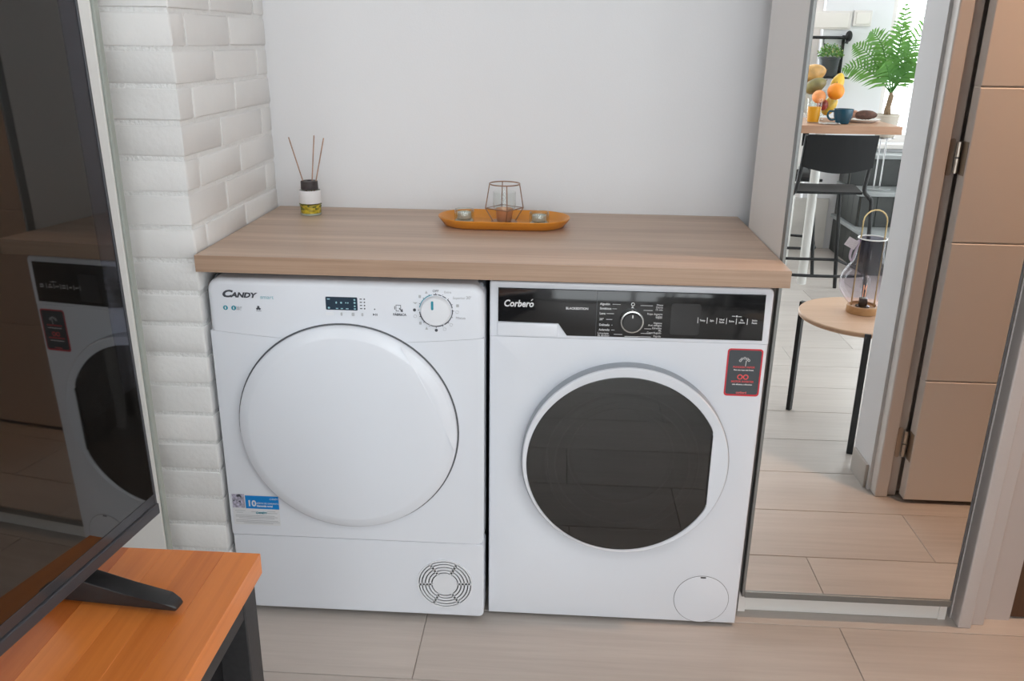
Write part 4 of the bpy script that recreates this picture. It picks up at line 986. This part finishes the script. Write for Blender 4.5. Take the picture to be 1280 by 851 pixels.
def frond(tip, lift, n=17, wid=.085, rnd=None):
    bm = bm_new(); tip = Vector(tip); mid = (crown+tip)/2 + Vector((0, 0, lift))
    P = [crown*(1-t)**2 + mid*2*t*(1-t) + tip*t*t for t in [i/n for i in range(n+1)]]
    add_tube(bm, P, [.0040*(1-.8*i/n)+.0006 for i in range(n+1)], 5)
    for i in range(3, n+1):
        t = i/n; d = (P[i]-P[i-1]).normalized(); side = d.cross(Vector((0, -1, .25))).normalized()
        L_ = wid*(math.sin(PI*min(1, .18+.80*t))**.7)
        for s in (-1, 1):
            dr2 = (side*s*.84 + d*.52 + Vector((0, rnd.uniform(-.25, .25), rnd.uniform(-.16, .02)))).normalized()
            w = d*.0078; q0 = P[i]; q1 = q0 + dr2*L_*.45; q2 = q0 + dr2*L_
            drop = Vector((0, 0, -.012))
            a, b, c_, e = bm.verts.new(q0-w*.6), bm.verts.new(q0+w*.6), bm.verts.new(q1+w), bm.verts.new(q1-w)
            f_ = bm.verts.new(q2+drop)
            bm.faces.new((a, b, c_, e)); bm.faces.new((e, c_, f_))
    return bm
rp = random.Random(11)
for (x, dy, z, lift) in ((2.935, .02, 1.53, .06), (2.575, .05, 1.405, .16), (2.505, .00, 1.335, .10), (2.475, -.05, 1.195, .12), (2.915, .06, 1.31, .03), (2.735, .12, 1.45, .05), (2.80, -.10, 1.50, .05), (2.70, -.12, 1.36, .05), (2.86, .14, 1.22, .08), (2.64, .16, 1.23, .08), (2.80, .14, 1.36, .03), (2.76, .05, 1.56, .02)):
    obj('frond', frond((x, pby+dy, z), lift, wid=.105, rnd=rp), M_palm, pm)
# black wall rack with a potted plant
rkx, rky, _ = V(2.2, 4.16, 0)
FARW = FAR
rk = thing('wall_rack', (2.3, FARW, 1.15), 'black metal wall rack with a rail, high behind the fruit bowl', 'rack')
obj('shelf', box(1.95, 2.56, FARW+.002, FARW+.14, 1.128, 1.138, .002), M_blkmetal, rk)
obj('rail', tube([(1.93, FARW+.035, 1.375), (2.55, FARW+.035, 1.375)], .010, 10), M_blkmetal, rk, True)
bm = bm_new(); add_ball(bm, (2.555, FARW+.035, 1.385), .022, .018, .034, 14, 8); add_tube(bm, [(2.555, FARW+.035, 1.385), (2.545, FARW+.035, 1.34)], .010, 8); obj('finial', bm, M_blkmetal, rk, True)
for x in (2.05, 2.53): obj('bracket', box(x-.006, x+.006, FARW+.001, FARW+.03, 1.128, 1.39), M_blkmetal, rk)
obj('brace', tube([(2.02, FARW+.035, 1.37), (2.09, FARW+.035, 1.29)], .006, 8), M_blkmetal, rk)
for x in (2.16, 2.40): obj('hook', tube(smooth_path([(x, FARW+.035, 1.375), (x, FARW+.045, 1.34), (x, FARW+.06, 1.325), (x, FARW+.07, 1.34)], 4), .003, 6), M_blkmetal, rk)
qx, qy, _ = V(2.440, 4.125, 0)
pp = thing('potted_plant', (qx, qy, 1.138), 'small bushy plant in a dark grey pot on the black wall rack', 'plant')
obj('pot', lathe([(0, 0), (.046, 0), (.049, .003), (.064, .106), (.067, .108), (.067, .120), (.060, .120), (.056, .104), (0, .100)], (qx, qy, 1.1382), n=32), M_pot, pp, True)
rq = random.Random(5); bm = bm_new(); bm2 = bm_new()
for i in range(420):
    th, ph = rq.uniform(0, 2*PI), math.acos(rq.uniform(-.15, 1)); r = rq.uniform(.55, 1.0)
    c = Vector((qx + .082*r*math.sin(ph)*math.cos(th), qy + .070*r*math.sin(ph)*math.sin(th), 1.268 + .072*r*math.cos(ph)))
    d = Vector((rq.uniform(-1, 1), rq.uniform(-1, 1), rq.uniform(-.3, 1))).normalized(); s = d.cross(Vector((rq.uniform(-1, 1), rq.uniform(-1, 1), .3))).normalized()
    B = bm2 if (i % 5 == 0 and r > .75) else bm; L_ = .013
    vs = [B.verts.new(c), B.verts.new(c+d*L_*.5+s*.006), B.verts.new(c+d*L_), B.verts.new(c+d*L_*.5-s*.006)]; B.faces.new(vs)
o = obj('foliage', bm, M_leaf, pp); o['kind'] = 'stuff'
o = obj('blossom', bm2, M_leafy, pp); o['kind'] = 'stuff'
# white wall cabinet and small white panel, marble splash panel
wc = thing('wall_cabinet', (2.2, FARW, 1.42), 'white flat wall cupboard above the black rack', 'cupboard')
obj('carcass', box(1.7, 2.565, FARW+.001, FARW+.010, 1.425, 1.535), M_trimw, wc)
obj('door', box(1.72, 2.545, FARW+.008, FARW+.016, 1.435, 1.525, .002), M_doorw, wc)
fbp = thing('thermostat', (2.63, FARW, 1.45), 'small square white thermostat box on the far wall left of the window', 'thermostat')
obj('case', box(2.575, 2.690, FARW+.001, FARW+.015, 1.445, 1.540, .004), M_trimw, fbp)
obj('cover', box(2.590, 2.675, FARW+.014, FARW+.019, 1.458, 1.527, .002), M_doorw, fbp)
sp_ = struct('trim_5', box(1.60, 2.58, FARW+.001, FARW+.006, 0, .345), M_grout)
for i in range(4):
    obj('panel', box(1.60+.245*i+.0015, 1.845+.245*i-.0015, FARW+.003, FARW+.012, .001, .343, .0015, 1), M_marble, sp_)

# ------------------------------------------------------------------ passage lamp and an added fill lamp
cl = thing('ceiling_lamp', (2.30, -.03, 2.6), 'round warm ceiling lamp in the passage, above the frame', 'lamp')
obj('lamp_body', lathe([(.09, 0), (.09, -.03), (.085, -.035)], (2.30, -.03, 2.6), n=32), M_trimw, cl, True)
obj('diffuser', lathe([(.085, -.034), (.06, -.040), (0, -.042)], (2.30, -.03, 2.6), n=32), mat('lamp_diffuser', (.9, .8, .7), .5, emit=((1, .74, .52), 2.0)), cl, True)
l = bpy.data.lights.new('passage_lamp_light', 'AREA'); l.shape = 'DISK'; l.size = .16; l.energy = 17; l.spread = R(112); l.color = (1.0, .62, .40)
lo = bpy.data.objects.new('passage_lamp_light', l); COL.objects.link(lo); lo.location = (2.30, -.03, 2.552); setpar(lo, cl)

ml = thing('ceiling_lamp', (1.25, -1.65, 2.6), 'round white fill lamp added on the main room ceiling, above the frame', 'lamp')  # unseen lamp, added to brighten worktop and floor from above
obj('lamp_body', lathe([(.20, 0), (.20, -.045), (.19, -.05)], (1.25, -1.65, 2.6), n=40), M_trimw, ml, True)
obj('diffuser', lathe([(.19, -.049), (.12, -.056), (0, -.058)], (1.25, -1.65, 2.6), n=40), mat('fill_lamp_diffuser', (.9, .9, .9), .5, emit=((1, .985, .95), 3.0)), ml, True)
l = bpy.data.lights.new('added_fill_light', 'AREA'); l.shape = 'DISK'; l.size = .36; l.energy = 6; l.color = (1.0, .985, .96)
lo = bpy.data.objects.new('added_fill_light', l); COL.objects.link(lo); lo.location = (1.25, -1.65, 2.535); setpar(lo, ml)
